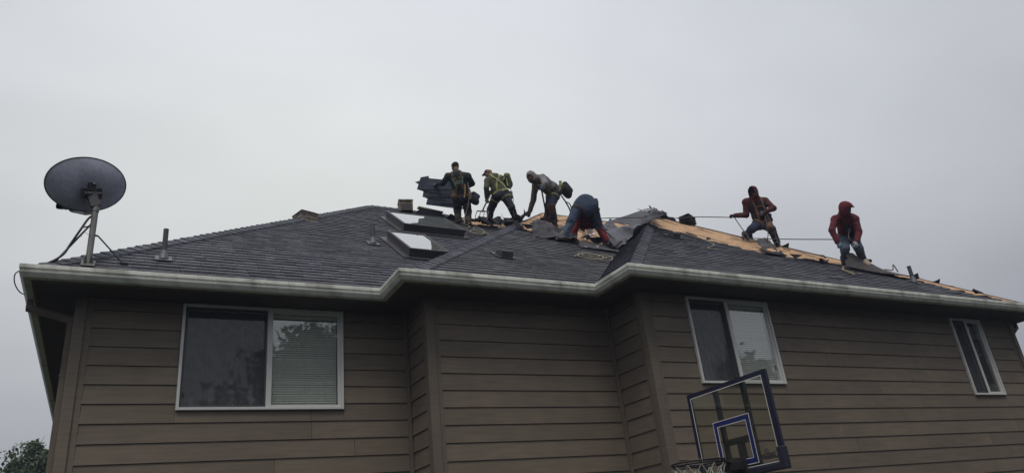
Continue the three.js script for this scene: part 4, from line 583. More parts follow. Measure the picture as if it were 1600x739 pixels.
makePerson({ label: 'roofer in red hooded sweatshirt and jeans, stooping over a folded sheet', base: [12.74, 6.27, 0.3], face: [-0.5, -0.4, 0.75], look: [0.38, -0.5, 0.78], level: 0.6,
  j: { pel: [-0.139, 0.565, 0.14], nk: [-0.452, 0.839, 0.418], hd: [-0.55, 0.93, 0.54], ls: [-0.625, 0.79, 0.301], le: [-0.766, 0.551, 0.265], lw: [-0.73, 0.30, 0.28], rs: [-0.278, 0.75, 0.478], re: [-0.29, 0.477, 0.49], rw: [-0.40, 0.26, 0.46], lh: [-0.228, 0.552, 0.083], lk: [-0.43, 0.22, 0.188], lf: [-0.254, -0.029, -0.033], rh: [-0.057, 0.532, 0.171], rk: [-0.124, 0.233, 0.262], rf: [0.246, 0.032, 0.03] },
  ltoe: [-0.4, -0.1, 0.8], rtoe: [-0.1, -0.25, 0.9], head: 'hood', peak: true, hoodColor: [0.125, 0.018, 0.028], gloves: { l: [0.22, 0.30, 0.36], r: [0.36, 0.40, 0.46] }, lcurl: 0.9, rcurl: 0.9, beard: true, boots: [0.08, 0.07, 0.06],
  shirt: (v, { J }) => worn(v.clone().sub(mixv(J.nk, J.pel, 0.72)).length() < 0.2 ? [0.055, 0.012, 0.022] : [0.11, 0.017, 0.025], [0.07, 0.016, 0.022], 11)(v), legs: worn([0.085, 0.11, 0.16], [0.19, 0.21, 0.24], 12, 0.4),
  harness: [0.085, 0.045, 0.022], bags: [{ at: [-0.3, 0.6, 0.3], size: [0.06, 0.1, 0.07], color: [0.1, 0.1, 0.11] }],
  lanyards: [{ pts: [[-0.32, 0.62, 0.36], [-0.42, 0.5, 0.36], [-0.46, 0.36, 0.36], [-0.4, 0.3, 0.38]], r: 0.008, color: [0.3, 0.3, 0.3] }] });

// ---------------------------------------------------------------- satellite dish
{
  const D = thing('satellite_dish', 'grey oval satellite dish on a braced mast above the left gutter corner', 'satellite dish', V(-0.561, 5.121, 0.24));
  const d = V(-0.50, 0.40, -0.77).normalize(), e1 = V(0, 1, 0).cross(d).negate().normalize(), e2 = e1.clone().cross(d).normalize(); if (e2.y < 0) e2.negate(); { const t = 0.31, a = e1.clone(); e1.multiplyScalar(Math.cos(t)).addScaledVector(e2, Math.sin(t)); e2.multiplyScalar(Math.cos(t)).addScaledVector(a, -Math.sin(t)); }
  const c = V(-0.125, 1.02, -0.04), A = 0.465, B = 0.318, dep = 0.085, at = (r, t, k = 0) => c.clone().addScaledVector(e1, A * r * Math.cos(t)).addScaledVector(e2, B * r * Math.sin(t)).addScaledVector(d, -dep * (1 - r * r) + k);
  const NR = 12, NT = 72, layer = (k, flip) => { const pos = [], idx = []; for (let i = 0; i <= NR; i++) for (let j = 0; j < NT; j++) pos.push(...at(i / NR, j / NT * 6.28318, k).toArray()); for (let i = 0; i < NR; i++) for (let j = 0; j < NT; j++) { const a = i * NT + j, b = a + NT, e = i * NT + (j + 1) % NT, f = e + NT; idx.push(...(flip ? [a, f, b, a, e, f] : [a, b, f, a, f, e])); } const g = new THREE.BufferGeometry(); g.setAttribute('position', new THREE.Float32BufferAttribute(pos, 3)); g.setIndex(idx); g.computeVertexNormals(); const n = g.attributes.normal; if ((n.getX(NT * 6) * d.x + n.getY(NT * 6) * d.y + n.getZ(NT * 6) * d.z > 0) !== (k > 0)) { g.setIndex(idx.map((_, q) => idx[q - q % 3 + [0, 2, 1][q % 3]])); g.computeVertexNormals(); } return boxUV(g); };
  mesh('reflector', [layer(0), layer(0.006)], M.dish, D);
  const rim = []; for (let j = 0; j < 60; j++) rim.push(at(1, j / 60 * 6.28318, 0.002)); mesh('rim', tube(rim, 0.008, 120, 6, true), M.darkMetal, D);
  mesh('mast', [rod(V(0, -0.03, 0), V(0.0, 0.70, 0), 0.034, 0.034, 18), rod(V(0, 0.66, 0), V(0, 0.80, 0), 0.04, 0.04, 18)], M.galv, D);
  const F = frame('L'), bm = new THREE.Matrix4().makeBasis(F.u, F.v, F.n); mesh('foot_plate', [box(-0.07, 0.07, -0.11, 0.11, 0.008, 0.016).applyMatrix4(bm), box(-0.045, -0.038, -0.06, 0.06, 0.01, 0.09).applyMatrix4(bm), box(0.038, 0.045, -0.06, 0.06, 0.01, 0.09).applyMatrix4(bm)], M.galv, D);
  const bk = at(0, 0).addScaledVector(e2, -0.10), mt = V(0, 0.76, 0);
  const mm = (p) => p.clone().addScaledVector(d, -0.03);
  mesh('bracket', [bar(mt.clone().add(V(0, -0.04, 0)), mm(bk), 0.09, 0.10), bar(mm(bk).addScaledVector(e1, -0.11), mm(bk).addScaledVector(e1, 0.11), 0.05, 0.12, e2), bar(mm(bk).addScaledVector(e2, -0.06), mm(bk).addScaledVector(e2, 0.13), 0.07, 0.06, e1), rod(mm(bk).addScaledVector(e1, -0.1).addScaledVector(d, -0.03), mm(bk).addScaledVector(e1, 0.1).addScaledVector(d, -0.03), 0.025), new THREE.TorusGeometry(0.1, 0.014, 8, 24, Math.PI).applyQuaternion(new THREE.Quaternion().setFromUnitVectors(V(0, 0, 1), e1)).translate(...mm(bk).addScaledVector(e2, 0.03).toArray()), ...[-1, 1].map((s) => rod(mm(bk).addScaledVector(e1, s * 0.08).addScaledVector(e2, 0.06), mm(bk).addScaledVector(e1, s * 0.08).addScaledVector(e2, 0.06).addScaledVector(d, -0.05), 0.014, 0.014, 6))], M.darkMetal, D);
  const a0 = V(-0.02, 0.66, -0.02), a1 = at(0.98, -Math.PI / 2).addScaledVector(d, 0.02).addScaledVector(e2, -0.03), a2 = a1.clone().addScaledVector(d, 0.30).addScaledVector(e2, 0.005);
  mesh('feed_arm', [bar(a0, a1, 0.035, 0.045), bar(a1, a2, 0.035, 0.045)], M.galv, D);
  const hz = a2.clone().addScaledVector(d, 0.02).addScaledVector(e2, 0.045); mesh('feed_horn', [rbox(-0.16, 0.16, -0.035, 0.035, -0.05, 0.05, 0.02).applyMatrix4(new THREE.Matrix4().makeBasis(e1, e2, d.clone()).setPosition(hz)), ...[-0.1, 0, 0.1].map((s) => rod(hz.clone().addScaledVector(e1, s), hz.clone().addScaledVector(e1, s).addScaledVector(d, -0.09), 0.03, 0.036, 14)), bar(a2, hz, 0.05, 0.05)], M.darkMetal, D);
  const f1 = V(-0.36, -0.10, 0.06), f2 = V(0.36, 0.055, -0.08);
  mesh('brace', [rod(V(-0.01, 0.52, 0), f1, 0.011), box(-0.03, 0.03, -0.01, 0.01, -0.03, 0.03).translate(f1.x, f1.y, f1.z)], M.darkMetal, D);
  mesh('brace', [rod(V(0.01, 0.36, 0.0), V(0.06, 0.355, 0), 0.012), rod(V(0.06, 0.355, 0), f2, 0.009), box(-0.04, 0.04, -0.006, 0.006, -0.03, 0.03).applyMatrix4(bm).translate(f2.x, f2.y, f2.z)], M.darkMetal, D);
  mesh('cable', [tube([V(-0.02, 0.62, -0.02), V(-0.06, 0.56, 0), V(-0.12, 0.40, 0.03), V(-0.20, 0.20, 0.04), V(-0.25, 0.07, 0.06), V(-0.38, -0.06, 0.09), V(-0.5, -0.11, 0.12)], 0.013, 50), tube([V(-0.03, 0.46, 0.01), V(-0.10, 0.43, 0.03), V(-0.16, 0.30, 0.05), V(-0.22, 0.14, 0.05), V(-0.30, 0.0, 0.08)], 0.008, 40), tube([V(0, 0.33, 0.03), V(-0.09, 0.36, 0.06), V(-0.1, 0.3, 0.05)], 0.002, 20, 4)], M.black, D);
}
// loop of cable hanging from the left gutter corner
tag(mesh('cable', tube([V(-1.165, 4.90, 0.48), V(-1.20, 4.86, 0.47), V(-1.20, 4.79, 0.45), V(-1.175, 4.73, 0.42), V(-1.14, 4.69, 0.39), V(-1.11, 4.70, 0.3)], 0.006, 50), M.black), 'loop of black cable hanging off the left end of the gutter', 'cable');

// ---------------------------------------------------------------- basketball hoop
{
  const bx = 5.1, bz = 3.815, w = 1.095, y0 = 2.092, y1 = 2.95, B = thing('basketball_hoop', 'clear basketball backboard with blue border, rim and net in front of the wall', 'basketball hoop', V(6.0, 0, bz)), L = (x, y, z) => V(x - 6.0, y, z - bz);
  const bb = (x0, x1, ya, yb, za, zb) => box(x0 - 6.0, x1 - 6.0, ya, yb, za - bz, zb - bz), za = bz - w / 2, zb = bz + w / 2, f = 0.045;
  mesh('backboard', bb(bx, bx + 0.006, y0 + 0.005, y1 - 0.005, za + 0.005, zb - 0.005), M.acrylic, B);
  mesh('edge_frame', [bb(bx + 0.007, bx + 0.04, y1 - 0.03, y1, za, zb), bb(bx + 0.007, bx + 0.04, y0, y0 + 0.03, za, zb), bb(bx + 0.007, bx + 0.04, y0 + 0.03, y1 - 0.03, za, za + 0.03), bb(bx + 0.007, bx + 0.04, y0 + 0.03, y1 - 0.03, zb - 0.03, zb)], M.navy, B);
  const e = -0.0035, band = (i, ww, x, ya, yb, z0, z1) => [bb(x - 0.002, x, yb - i - ww, yb - i, z0 + i, z1 - i), bb(x - 0.002, x, ya + i, ya + i + ww, z0 + i, z1 - i), bb(x - 0.002, x, ya + i + ww, yb - i - ww, z0 + i, z0 + i + ww), bb(x - 0.002, x, ya + i + ww, yb - i - ww, z1 - i - ww, z1 - i)];
  mesh('border', band(0.001, 0.044, bx - 0.001, y0, y1, za, zb), M.blue, B); mesh('border_line', band(0.0455, 0.006, bx - 0.001, y0, y1, za, zb), M.white, B);
  const s0 = bz - 0.25, s1 = bz + 0.245, t0 = 2.165, t1 = 2.612; mesh('target_square', band(0.008, 0.042, bx - 0.001, t0, t1, s0, s1), M.blueBright, B); mesh('target_line', [...band(0, 0.005, bx - 0.001, t0, t1, s0, s1), ...band(0.0505, 0.005, bx - 0.001, t0, t1, s0, s1)], M.white, B);
  for (const z of [bz - 0.19, bz + 0.19]) mesh('strut', bb(bx + 0.042, bx + 0.082, y0, y1 - 0.03, z - 0.02, z + 0.02), M.black, B);
  mesh('strut', bb(bx + 0.044, bx + 0.084, 2.166, 2.374, bz - 0.03, bz + 0.04), M.black, B); mesh('crossbar', bb(bx + 0.042, bx + 0.08, 2.375, 2.43, bz - 0.17, bz + 0.17), M.black, B); mesh('crossbar', bb(bx + 0.042, bx + 0.08, 2.105, 2.165, bz - 0.17, bz + 0.17), M.black, B);
  mesh('corner_pad', [rbox(bx - 0.02 - 6, bx + 0.05 - 6, y0 - 0.02, y0 + 0.17, zb - 0.055 - bz, zb + 0.012 - bz, 0.008), rbox(bx - 0.018 - 6, bx + 0.048 - 6, y0 - 0.02, y0 + 0.035, za - bz, zb - 0.056 - bz, 0.008), rbox(bx - 0.02 - 6, bx + 0.05 - 6, y0 - 0.02, y0 + 0.17, za - 0.012 - bz, za + 0.055 - bz, 0.008)], M.navy, B);
  // lettering at the lower right of the board, with a ball mark over it
  const word = new TextGeometry('SPALDING', { font, size: 0.05, depth: 0.001, curveSegments: 3, bevelEnabled: true, bevelSize: 0.0018, bevelThickness: 0.0004, bevelSegments: 1 }); word.computeBoundingBox(); const sx = 0.2 / (word.boundingBox.max.x - word.boundingBox.min.x); word.scale(sx, 1, 1).applyMatrix4(new THREE.Matrix4().makeShear(0, 0, 0.0, 0, 0, 0)); word.rotateY(-Math.PI / 2).translate(bx - 0.0015 - 6, 2.178, 4.072 - bz);
  mesh('lettering', boxUV(word), M.black, B);
  const lz = 4.175 - bz, ly = 2.245; mesh('ball_mark', [new THREE.TorusGeometry(0.024, 0.0028, 6, 30), new THREE.TorusGeometry(0.018, 0.002, 6, 20, 2.2).rotateZ(2.05).translate(0.018, 0, 0), new THREE.TorusGeometry(0.018, 0.002, 6, 20, 2.2).rotateZ(-1.1).translate(-0.018, 0, 0), box(-0.023, 0.023, -0.0015, 0.0015, -0.001, 0.001)].map((q) => q.scale(1, 1, 0.3).rotateY(-Math.PI / 2).translate(bx - 0.0015 - 6, ly, lz)), M.black, B);
  // rim, bracket, net
  const R = 0.24, rc = L(bx - 0.26 - R, 2.22, bz); mesh('rim', [new THREE.TorusGeometry(R, 0.009, 10, 60).rotateX(Math.PI / 2).translate(rc.x, rc.y, rc.z), new THREE.TorusGeometry(R * 0.96, 0.006, 8, 60).rotateX(Math.PI / 2).translate(rc.x, rc.y - 0.022, rc.z), ...Array.from({ length: 12 }, (_, i) => { const a = i / 12 * 6.28318 + 0.1; return new THREE.TorusGeometry(0.013, 0.003, 6, 12).rotateY(-a).translate(rc.x + R * Math.cos(a), rc.y - 0.018, rc.z + R * Math.sin(a)); })], M.rim, B);
  mesh('rim_bracket', [rbox(bx - 0.20 - 6, bx - 0.004 - 6, 2.125, 2.21, -0.07, 0.07, 0.008), rbox(bx - 0.024 - 6, bx - 0.004 - 6, 2.08, 2.24, -0.1, 0.1, 0.006), bar(L(bx - 0.18, 2.20, bz - 0.06), L(bx - 0.42, 2.205, bz - 0.218), 0.03, 0.008), bar(L(bx - 0.18, 2.20, bz + 0.06), L(bx - 0.42, 2.205, bz + 0.218), 0.03, 0.008), bar(L(bx - 0.19, 2.19, bz), L(bx - 0.27, 2.20, bz), 0.1, 0.02)], M.rim, B);
  const net = []; for (let i = 0; i < 12; i++) for (const s of [1, -1]) { const p = []; for (let k = 0; k <= 8; k++) { const t = k / 8, a = i / 12 * 6.28318 + 0.1 + s * (t * 1.05), r = R * (1 - 0.45 * Math.pow(t, 0.7)); p.push(V(rc.x + r * Math.cos(a), rc.y - 0.03 - t * 0.42, rc.z + r * Math.sin(a))); } net.push(tube(p, 0.0042, 16, 5)); } mesh('net', net, M.net, B);
  // lift arms and pole behind the board
  for (const z of [-0.09, 0.09]) for (const [ya, yb] of [[2.16, 1.85], [2.10, 1.62]]) mesh('arm', bar(L(bx + 0.085, ya, bz + z), L(5.43, yb, bz + z), 0.03, 0.045), M.black, B);
  mesh('pole', [bar(L(5.46, 0.15, bz), L(5.46, 1.97, bz), 0.09, 0.09, V(1, 0, 0)), rbox(-0.7, 0.45, 0, 0.2, -0.4, 0.4, 0.05)], M.black, B);
}

// ---------------------------------------------------------------- torn shingles, underlay, ropes, tools, scraps
const TW = { map: grainT, bumpMap: grainB, bumpScale: 0.003, vertexColors: true, roughness: 0.95 }, darkSh = std([0.032, 0.033, 0.045], { ...TW }), heldSh = std([0.065, 0.078, 0.11], { ...TW }), tornSh = std([0.10, 0.10, 0.115], { ...TW });  // held sheet is paler and bluer: lens veil put into its colour
{ // the sheet of shingles held up by the first roofer
  const z = -4.56, T = thing('shingle_sheet', 'large torn sheet of joined dark shingles held up on the left', 'shingle sheet', V(5.95, 9.0, z)), rows = [[[5.37, 9.58], [5.45, 9.54], [5.60, 9.57], [5.49, 9.63]], [[5.46, 9.55], [5.41, 9.40], [6.37, 9.48], [6.39, 9.71], [5.72, 9.73], [5.71, 9.79], [5.52, 9.73]], [[5.43, 9.41], [5.57, 9.38], [5.54, 9.23], [6.35, 9.29], [6.37, 9.52]], [[5.55, 9.25], [5.66, 9.21], [5.62, 9.07], [6.40, 9.13], [6.38, 9.31]], [[5.64, 9.11], [5.62, 9.06], [6.28, 9.0], [6.50, 9.01], [6.40, 9.17]]];
  rows.forEach((r, i) => { const sh = new THREE.Shape(r.map((q) => new THREE.Vector2(q[0] - 5.95, q[1] - 9.0))), g = new THREE.ExtrudeGeometry(sh, { depth: 0.006, bevelEnabled: false, curveSegments: 2 }), p = g.attributes.position; for (let k = 0; k < p.count; k++) p.setZ(k, p.getZ(k) - i * 0.009 + 0.10 * p.getX(k) + 0.02 * Math.sin(p.getX(k) * 6)); g.computeVertexNormals(); mesh('shingle', tint(boxUV(g), [1, 1, 1.05]), heldSh, T); });
}
// a crumpled sheet: corners a b c d in order, hills along its normal
function crumple(name, label, category, pts, amp, freq, seed, mat, group, nx = 26, ny = 16) {
  const [a, b, c, d] = pts.map((p) => V(...p)), n = b.clone().sub(a).cross(d.clone().sub(a)).normalize(); if (n.y < 0) n.negate(); const ctr = mixv(mixv(a, c, 0.5), mixv(b, d, 0.5), 0.5), g = new THREE.PlaneGeometry(1, 1, nx, ny), p = g.attributes.position, rnd = rng(seed);
  const pos = []; for (let j = 0; j <= ny; j++) for (let i = 0; i <= nx; i++) { let u = i / nx, v = j / ny; if (i === 0 || i === nx) u += 0.03 * noise3(j * 0.9, seed, i); if (j === 0 || j === ny) v += 0.05 * noise3(i * 0.6, seed, j); const q = mixv(mixv(a, b, u), mixv(d, c, u), v); const w = amp * (0.55 + fbm(u * freq, v * freq * 0.7, seed, 4) + 0.7 * (0.4 - Math.abs(noise3(u * freq * 1.5, v * freq, seed + 9)))); q.addScaledVector(n, w); pos.push(q); }
  const out = [], push = (...q) => q.forEach((t) => out.push(t.x - ctr.x, t.y - ctr.y, t.z - ctr.z)), I = (i, j) => pos[j * (nx + 1) + i], dn = n.clone().multiplyScalar(-0.006);
  for (let j = 0; j < ny; j++) for (let i = 0; i < nx; i++) { const q = [I(i, j), I(i + 1, j), I(i + 1, j + 1), I(i, j + 1)]; push(q[0], q[1], q[2], q[0], q[2], q[3]); const r = q.map((t) => t.clone().add(dn)); push(r[0], r[2], r[1], r[0], r[3], r[2]); if (j === 0) push(q[0], r[0], r[1], q[0], r[1], q[1]); if (j === ny - 1) push(q[3], r[2], r[3], q[3], q[2], r[2]); if (i === 0) push(q[0], r[3], r[0], q[0], q[3], r[3]); if (i === nx - 1) push(q[1], r[1], r[2], q[1], r[2], q[2]); }
  const gg = new THREE.BufferGeometry(); gg.setAttribute('position', new THREE.Float32BufferAttribute(out, 3)); gg.computeVertexNormals(); const m = mesh(name, tint(boxUV(gg), [1, 1, 1]), mat); m.position.copy(ctr); return tag(m, label, category, group);
}
const M0 = (x, z, h = 0.0) => [x, yF.M(x, z) + h, z], R0 = (x, z, h = 0.0) => [x, yF.R(x, z) + h, z], RL0 = (x, z, h = 0.0) => [x, yF.RL(x, z) + h, z], L0 = (x, z, h = 0) => [x, yF.L(x, z) + h, z];
crumple('felt_flap', 'folded flap of dark shingles peeled back on the middle slope beside bare wood', 'shingle flap', [M0(6.55, -1.78, 0.01), M0(7.35, -1.5, 0.01), M0(7.72, -2.02, 0.13), M0(6.85, -2.3, 0.16)], 0.10, 3.2, 3, tornSh);
crumple('underlay_sheet', 'crumpled dark underlay lying in the valley left of the right apex', 'underlay', [M0(8.2, -1.35, 0.03), RL0(8.75, -1.1, 0.06), RL0(9.9, -3.0, 0.08), M0(9.0, -2.9, 0.05)], 0.12, 2.4, 5, M.felt);
crumple('underlay_sheet', 'stiff grey underlay flap standing above the valley near the far roof', 'underlay', [M0(8.95, -2.7, 0.04), M0(9.7, -3.1, 0.06), [10.0, 8.75, -3.75], [9.35, 8.42, -3.6]], 0.10, 2.5, 8, M.felt);
crumple('underlay_sheet', 'long dark underlay strip folded along the right hip', 'underlay', [RL0(8.2, 0.2, 0.03), [8.75, yF.RL(8.75) + 0.05, -0.5], [10.35, yF.RL(10.35) + 0.10, -2.5], RL0(9.7, -2.6, 0.03)], 0.07, 4, 11, tornSh);
crumple('underlay_sheet', 'dark underlay scrap under the bent roofer in blue jeans', 'underlay', [M0(7.25, -1.25, 0.02), M0(8.2, -1.15, 0.02), M0(8.3, -1.5, 0.04), M0(7.45, -1.6, 0.03)], 0.03, 2, 14, tornSh);
crumple('shingle_flap', 'grey shingle flap folded up by the kneeling roofer', 'shingle flap', [R0(10.62, -0.08, 0.02), R0(11.05, -0.1, 0.02), [11.2, 6.92, -0.36], [10.86, 6.88, -0.34]], 0.09, 1.8, 17, std([0.12, 0.115, 0.118], { ...TW }));
crumple('shingle_flap', 'torn shingle pieces lying below the kneeling roofer', 'shingle flap', [R0(10.5, 0.16, 0.02), R0(11.0, 0.18, 0.02), R0(11.0, 0.02, 0.05), R0(10.55, 0.0, 0.03)], 0.03, 3, 19, darkSh);
crumple('folded_sheet', 'wide brown-grey shingle sheet being folded by the red-hooded roofer', 'shingle sheet', [R0(11.95, 0.60, 0.03), R0(13.55, 0.98, 0.02), [13.5, 6.05, 0.47], [12.34, 6.42, 0.50]], 0.06, 1.4, 23, std([0.085, 0.078, 0.08], { ...TW }), null, 36, 22);
// loose pieces along the torn edges and on the ridge
function scrapGeo(seed, w, h) { const rnd = rng(seed), sh = new THREE.Shape(); const n = 7; for (let i = 0; i < n; i++) { const a = i / n * 6.283 + rnd() * 0.5, x = Math.max(-1, Math.min(1, Math.cos(a) * 1.5)) * w * (0.4 + rnd() * 0.2), y = Math.max(-1, Math.min(1, Math.sin(a) * 1.5)) * h * (0.4 + rnd() * 0.2); i ? sh.lineTo(x, y) : sh.moveTo(x, y); } const g = new THREE.ExtrudeGeometry(sh, { depth: 0.008, bevelEnabled: false }); const p = g.attributes.position; for (let i = 0; i < p.count; i++) p.setZ(i, p.getZ(i) + 0.9 * p.getX(i) * p.getX(i) / w + 0.05 * noise3(p.getX(i) * 9, p.getY(i) * 9, seed)); g.computeVertexNormals(); return tint(boxUV(g), [1, 1, 1]); }
const scraps = [0, 1, 2, 3, 4].map((i) => scrapGeo(31 + i, 0.22 + 0.06 * i, 0.13 + 0.02 * i));
function scrap(k, x, z, rot, tiltv, h, mat, label, group, g = 0) { const F = frame(k), m = mesh('shingle_scrap', scraps[g % 5], mat); m.position.set(x, yF[k](x, z) + h, z); m.quaternion.setFromRotationMatrix(new THREE.Matrix4().makeBasis(F.u, F.v, F.n)).multiply(new THREE.Quaternion().setFromEuler(new THREE.Euler(tiltv, tiltv * 0.5, rot))); return tag(m, label, 'shingle scrap', group); }
{
  const rnd = rng(404);
  for (let i = 0; i < 8; i++) { const x = 9.7 + i * 0.62 + rnd() * 0.3, z = lerpAt(tears.R, x) + 0.02 + rnd() * 0.16; if (x > 12.0 && x < 13.3) continue; scrap('R', x, z, rnd() * 6.28, (rnd() - 0.4) * 0.2, 0.012, rnd() < 0.5 ? darkSh : tornSh, 'loose dark shingle scrap along the torn edge of the right slope', 'scraps along the right torn edge', i).scale.setScalar(0.6); }
  for (let i = 0; i < 9; i++) { const x = 6.5 + i * 0.2 + rnd() * 0.1, z = lerpAt(tears.M, x) + 0.04 + rnd() * 0.14; scrap('M', x, z, rnd() * 6.28, (rnd() - 0.4) * 0.4, 0.03 + rnd() * 0.02, rnd() < 0.6 ? darkSh : tornSh, 'loose dark shingle scrap along the torn edge of the middle slope', 'scraps along the middle torn edge', i); }
  for (let i = 0; i < 10; i++) { const t = [1.05, 1.25, 1.5, 1.9, 2.3, 2.6, 3.1, 3.6, 4.0, 4.2][i], x = XE + o - t; scrap('RR', x + 0.09, zR + o - t - 0.14, rnd() * 0.8, -0.1 + rnd() * 0.2, 0.03 + rnd() * 0.03, darkSh, 'black shingle scrap lying along the far side of the right hip', 'scraps along the right hip', i + 2).scale.setScalar(0.75); }
  for (let i = 0; i < 9; i++) { const x = 6.55 + 0.14 * i; const m = scrap('L', x, -4.3 - 0.04 * i + 0.2 * rnd(), rnd() * 6.28, 0.3 * rnd(), 0.05 + 0.05 * rnd(), darkSh, 'dark shingle scrap in the heap under the second roofer', 'scraps heaped on the left ridge', i); m.scale.setScalar(1.25); }
  for (let i = 0; i < 6; i++) { const x = 6.72 + 0.17 * i, z = -2.80 - 0.17 * i, m = scrap('S', x, z, rnd() * 6.28, 0.1 * rnd(), 0.04 + 0.03 * rnd(), darkSh, 'dark shingle scrap at the top of the middle hip', 'scraps at the top of the middle hip', i + 1); m.scale.setScalar(1.0); }
  [[10.5, 1.42, 0.42, 'below the kneeling roofer'], [11.75, 0.95, 0.36, 'below the red-hooded roofer'], [13.55, 1.56, 0.5, 'below the right vent pipe']].forEach(([x, z, L, where]) => { const F = frame('R'), m = mesh('shingle_sliver', tint(rbox(-L / 2, L / 2, -0.025, 0.025, -0.004, 0.004, 0.003), [1, 1, 1]), std([0.2, 0.2, 0.21], { ...TW })); m.position.set(x, yF.R(x, z) + 0.012, z); m.quaternion.setFromRotationMatrix(new THREE.Matrix4().makeBasis(F.u, F.v, F.n)).multiply(new THREE.Quaternion().setFromEuler(new THREE.Euler(0, 0, 0.12))); tag(m, 'thin pale sliver of shingle lying on the right slope ' + where, 'shingle scrap'); });
}
// heaps of stripped shingles on the right ridge
function heap(label, base, specs, seed) { const T = thing('shingle_heap', label, 'shingle heap', V(...base)), rnd = rng(seed); for (const [x, y, z, w, h, rx, ry, rz] of specs) { const g = rbox(-w / 2, w / 2, -h / 2, h / 2, -0.13, 0.13, 0.006).rotateX(rx).rotateY(ry).rotateZ(rz).translate(x, y, z), p = g.attributes.position; for (let i = 0; i < p.count; i++) p.setY(i, p.getY(i) + 0.02 * noise3(p.getX(i) * 7, p.getZ(i) * 7, seed)); mesh('shingle', tint(g, [0.9 + 0.3 * rnd(), 0.9 + 0.3 * rnd(), 1.05]), darkSh, T); } return T; }
heap('square stack of black shingles standing on the right ridge', [11.06, 8.13, -2.32], Array.from({ length: 9 }, (_, i) => [0.012 * ((i * 7) % 3), 0.02 + i * 0.022, 0, 0.30 + 0.02 * ((i * 5) % 3), 0.016, 0, 0.35, -0.06]), 3);
heap('jagged heap of black shingles leaning at the right apex', [10.72, 8.55, -2.95], [[0, 0.12, 0, 0.42, 0.02, 1.2, 0.4, -0.3], [0.12, 0.1, 0.05, 0.4, 0.02, 1.0, 0.2, -0.35], [0.28, 0.0, 0.1, 0.42, 0.02, 0.9, 0.5, -0.4], [-0.12, 0.14, 0, 0.3, 0.02, 1.3, 0.9, 0.5], [0.16, -0.06, 0.12, 0.5, 0.02, 0.4, 0.3, -0.35], [0.36, -0.14, 0.15, 0.5, 0.02, 0.3, 0.5, -0.35], [0.02, 0.0, 0.1, 0.5, 0.03, 0.5, 0.2, -0.25], [0.22, 0.08, 0.02, 0.2, 0.02, 1.4, 0.2, -0.3]], 4);
crumple('underlay_scrap', 'pale torn underlay curled at the very top of the right apex', 'underlay', [[10.2, 8.55, -2.72], [10.5, 8.62, -2.7], [10.55, 8.76, -2.95], [10.25, 8.72, -3.0]], 0.05, 2, 41, std([0.33, 0.35, 0.38], { map: feltT, vertexColors: true }));
// ropes
const rope = (label, pts, mat = M.ropeDark, r = 0.010, n = 90) => { const v = pts.map((p) => V(...p)), m = mesh('rope', tube(v.map((p) => p.clone().sub(v[0])), r, n, 7), mat); m.position.copy(v[0]); return tag(m, label, 'rope'); };
rope('taut rope from the kneeling roofer leftwards over the ridge', [[7.12, 8.66, -4.2], [7.55, 8.41, -3.6], [8.26, 8.32, -3.2], [9.13, 8.47, -3.2], [10.05, 8.40, -2.75], [10.55, 8.29, -2.45], [11.04, 8.21, -2.05], [11.54, 7.95, -1.38]]);
rope('taut rope between the kneeling roofer and the red-hooded roofer', [[11.2, 7.25, -1.0], [11.81, 7.03, -0.4], [12.4, 6.71, 0.47]]);
rope('slack rope hanging from the left hand of the kneeling roofer', [[11.54, 7.93, -1.36], [11.50, 7.6, -1.2], [11.42, 7.3, -1.02], [11.2, 7.2, -0.98], [11.3, 7.12, -0.86], [11.7, 7.15, -0.78]], M.ropeDark, 0.010);
rope('looped rope falling from the belt of the kneeling roofer', [[11.9, 7.82, -0.85], [11.82, 7.5, -0.8], [11.72, 7.22, -0.78], [11.6, 7.12, -0.82], [11.5, 7.11, -0.86]], M.ropeDark, 0.010);
rope('rope dropping straight from the right hand of the kneeling roofer', [[11.92, 7.84, -0.82], [11.93, 7.5, -0.75], [11.92, 7.15, -0.72], [11.98, 6.95, -0.66], [12.1, 6.9, -0.62]], M.ropeDark, 0.009);
const coil = (label, c, k, pts, mat = M.rope, r = 0.011) => rope(label, pts.map(([x, z], i) => { const y = yF[k](c[0] + x, c[1] + z); return [c[0] + x, y + 0.02 + 0.008 * (i % 3), c[1] + z]; }), mat, r, 160);
coil('tangle of tan rope lying low on the middle slope', [6.95, -0.62], 'M', [[-0.42, 0.15], [-0.25, 0.02], [-0.05, -0.14], [0.15, -0.2], [0.3, -0.1], [0.25, 0.08], [0.05, 0.12], [-0.15, 0.05], [-0.05, -0.1], [0.2, -0.14], [0.38, -0.02], [0.2, 0.14], [-0.1, 0.2], [-0.3, 0.12], [-0.1, -0.03], [0.15, 0.02], [0.42, -0.18], [0.52, -0.05], [0.3, 0.18], [0.02, 0.24]]);
coil('tangle of tan rope at the feet of the first roofer', [6.25, -3.85], 'L', [[0.02, -0.5], [0.1, -0.25], [0.02, 0.0], [-0.2, 0.1], [-0.1, 0.3], [0.08, 0.42], [0.2, 0.25], [0.1, 0.02], [0.25, -0.15], [0.3, 0.1], [0.15, 0.4], [-0.05, 0.55], [-0.15, 0.35], [0.05, 0.15], [0.2, 0.3], [0.3, 0.5]]);
coil('tan rope trailing down the right slope below the apex', [9.3, -0.4], 'R', [[0.19, -0.54], [0.2, -0.25], [0.22, 0.0], [0.2, 0.22], [0.05, 0.38], [-0.18, 0.56], [-0.35, 0.62], [-0.42, 0.74], [-0.3, 0.8]]);
coil('thin dark line running up the left ridge past the skylight', [6.6, -4.1], 'L', [[0.0, 0.1], [0.15, 0.04], [0.35, 0.06], [0.55, -0.05], [0.8, -0.1]], M.ropeDark, 0.008);
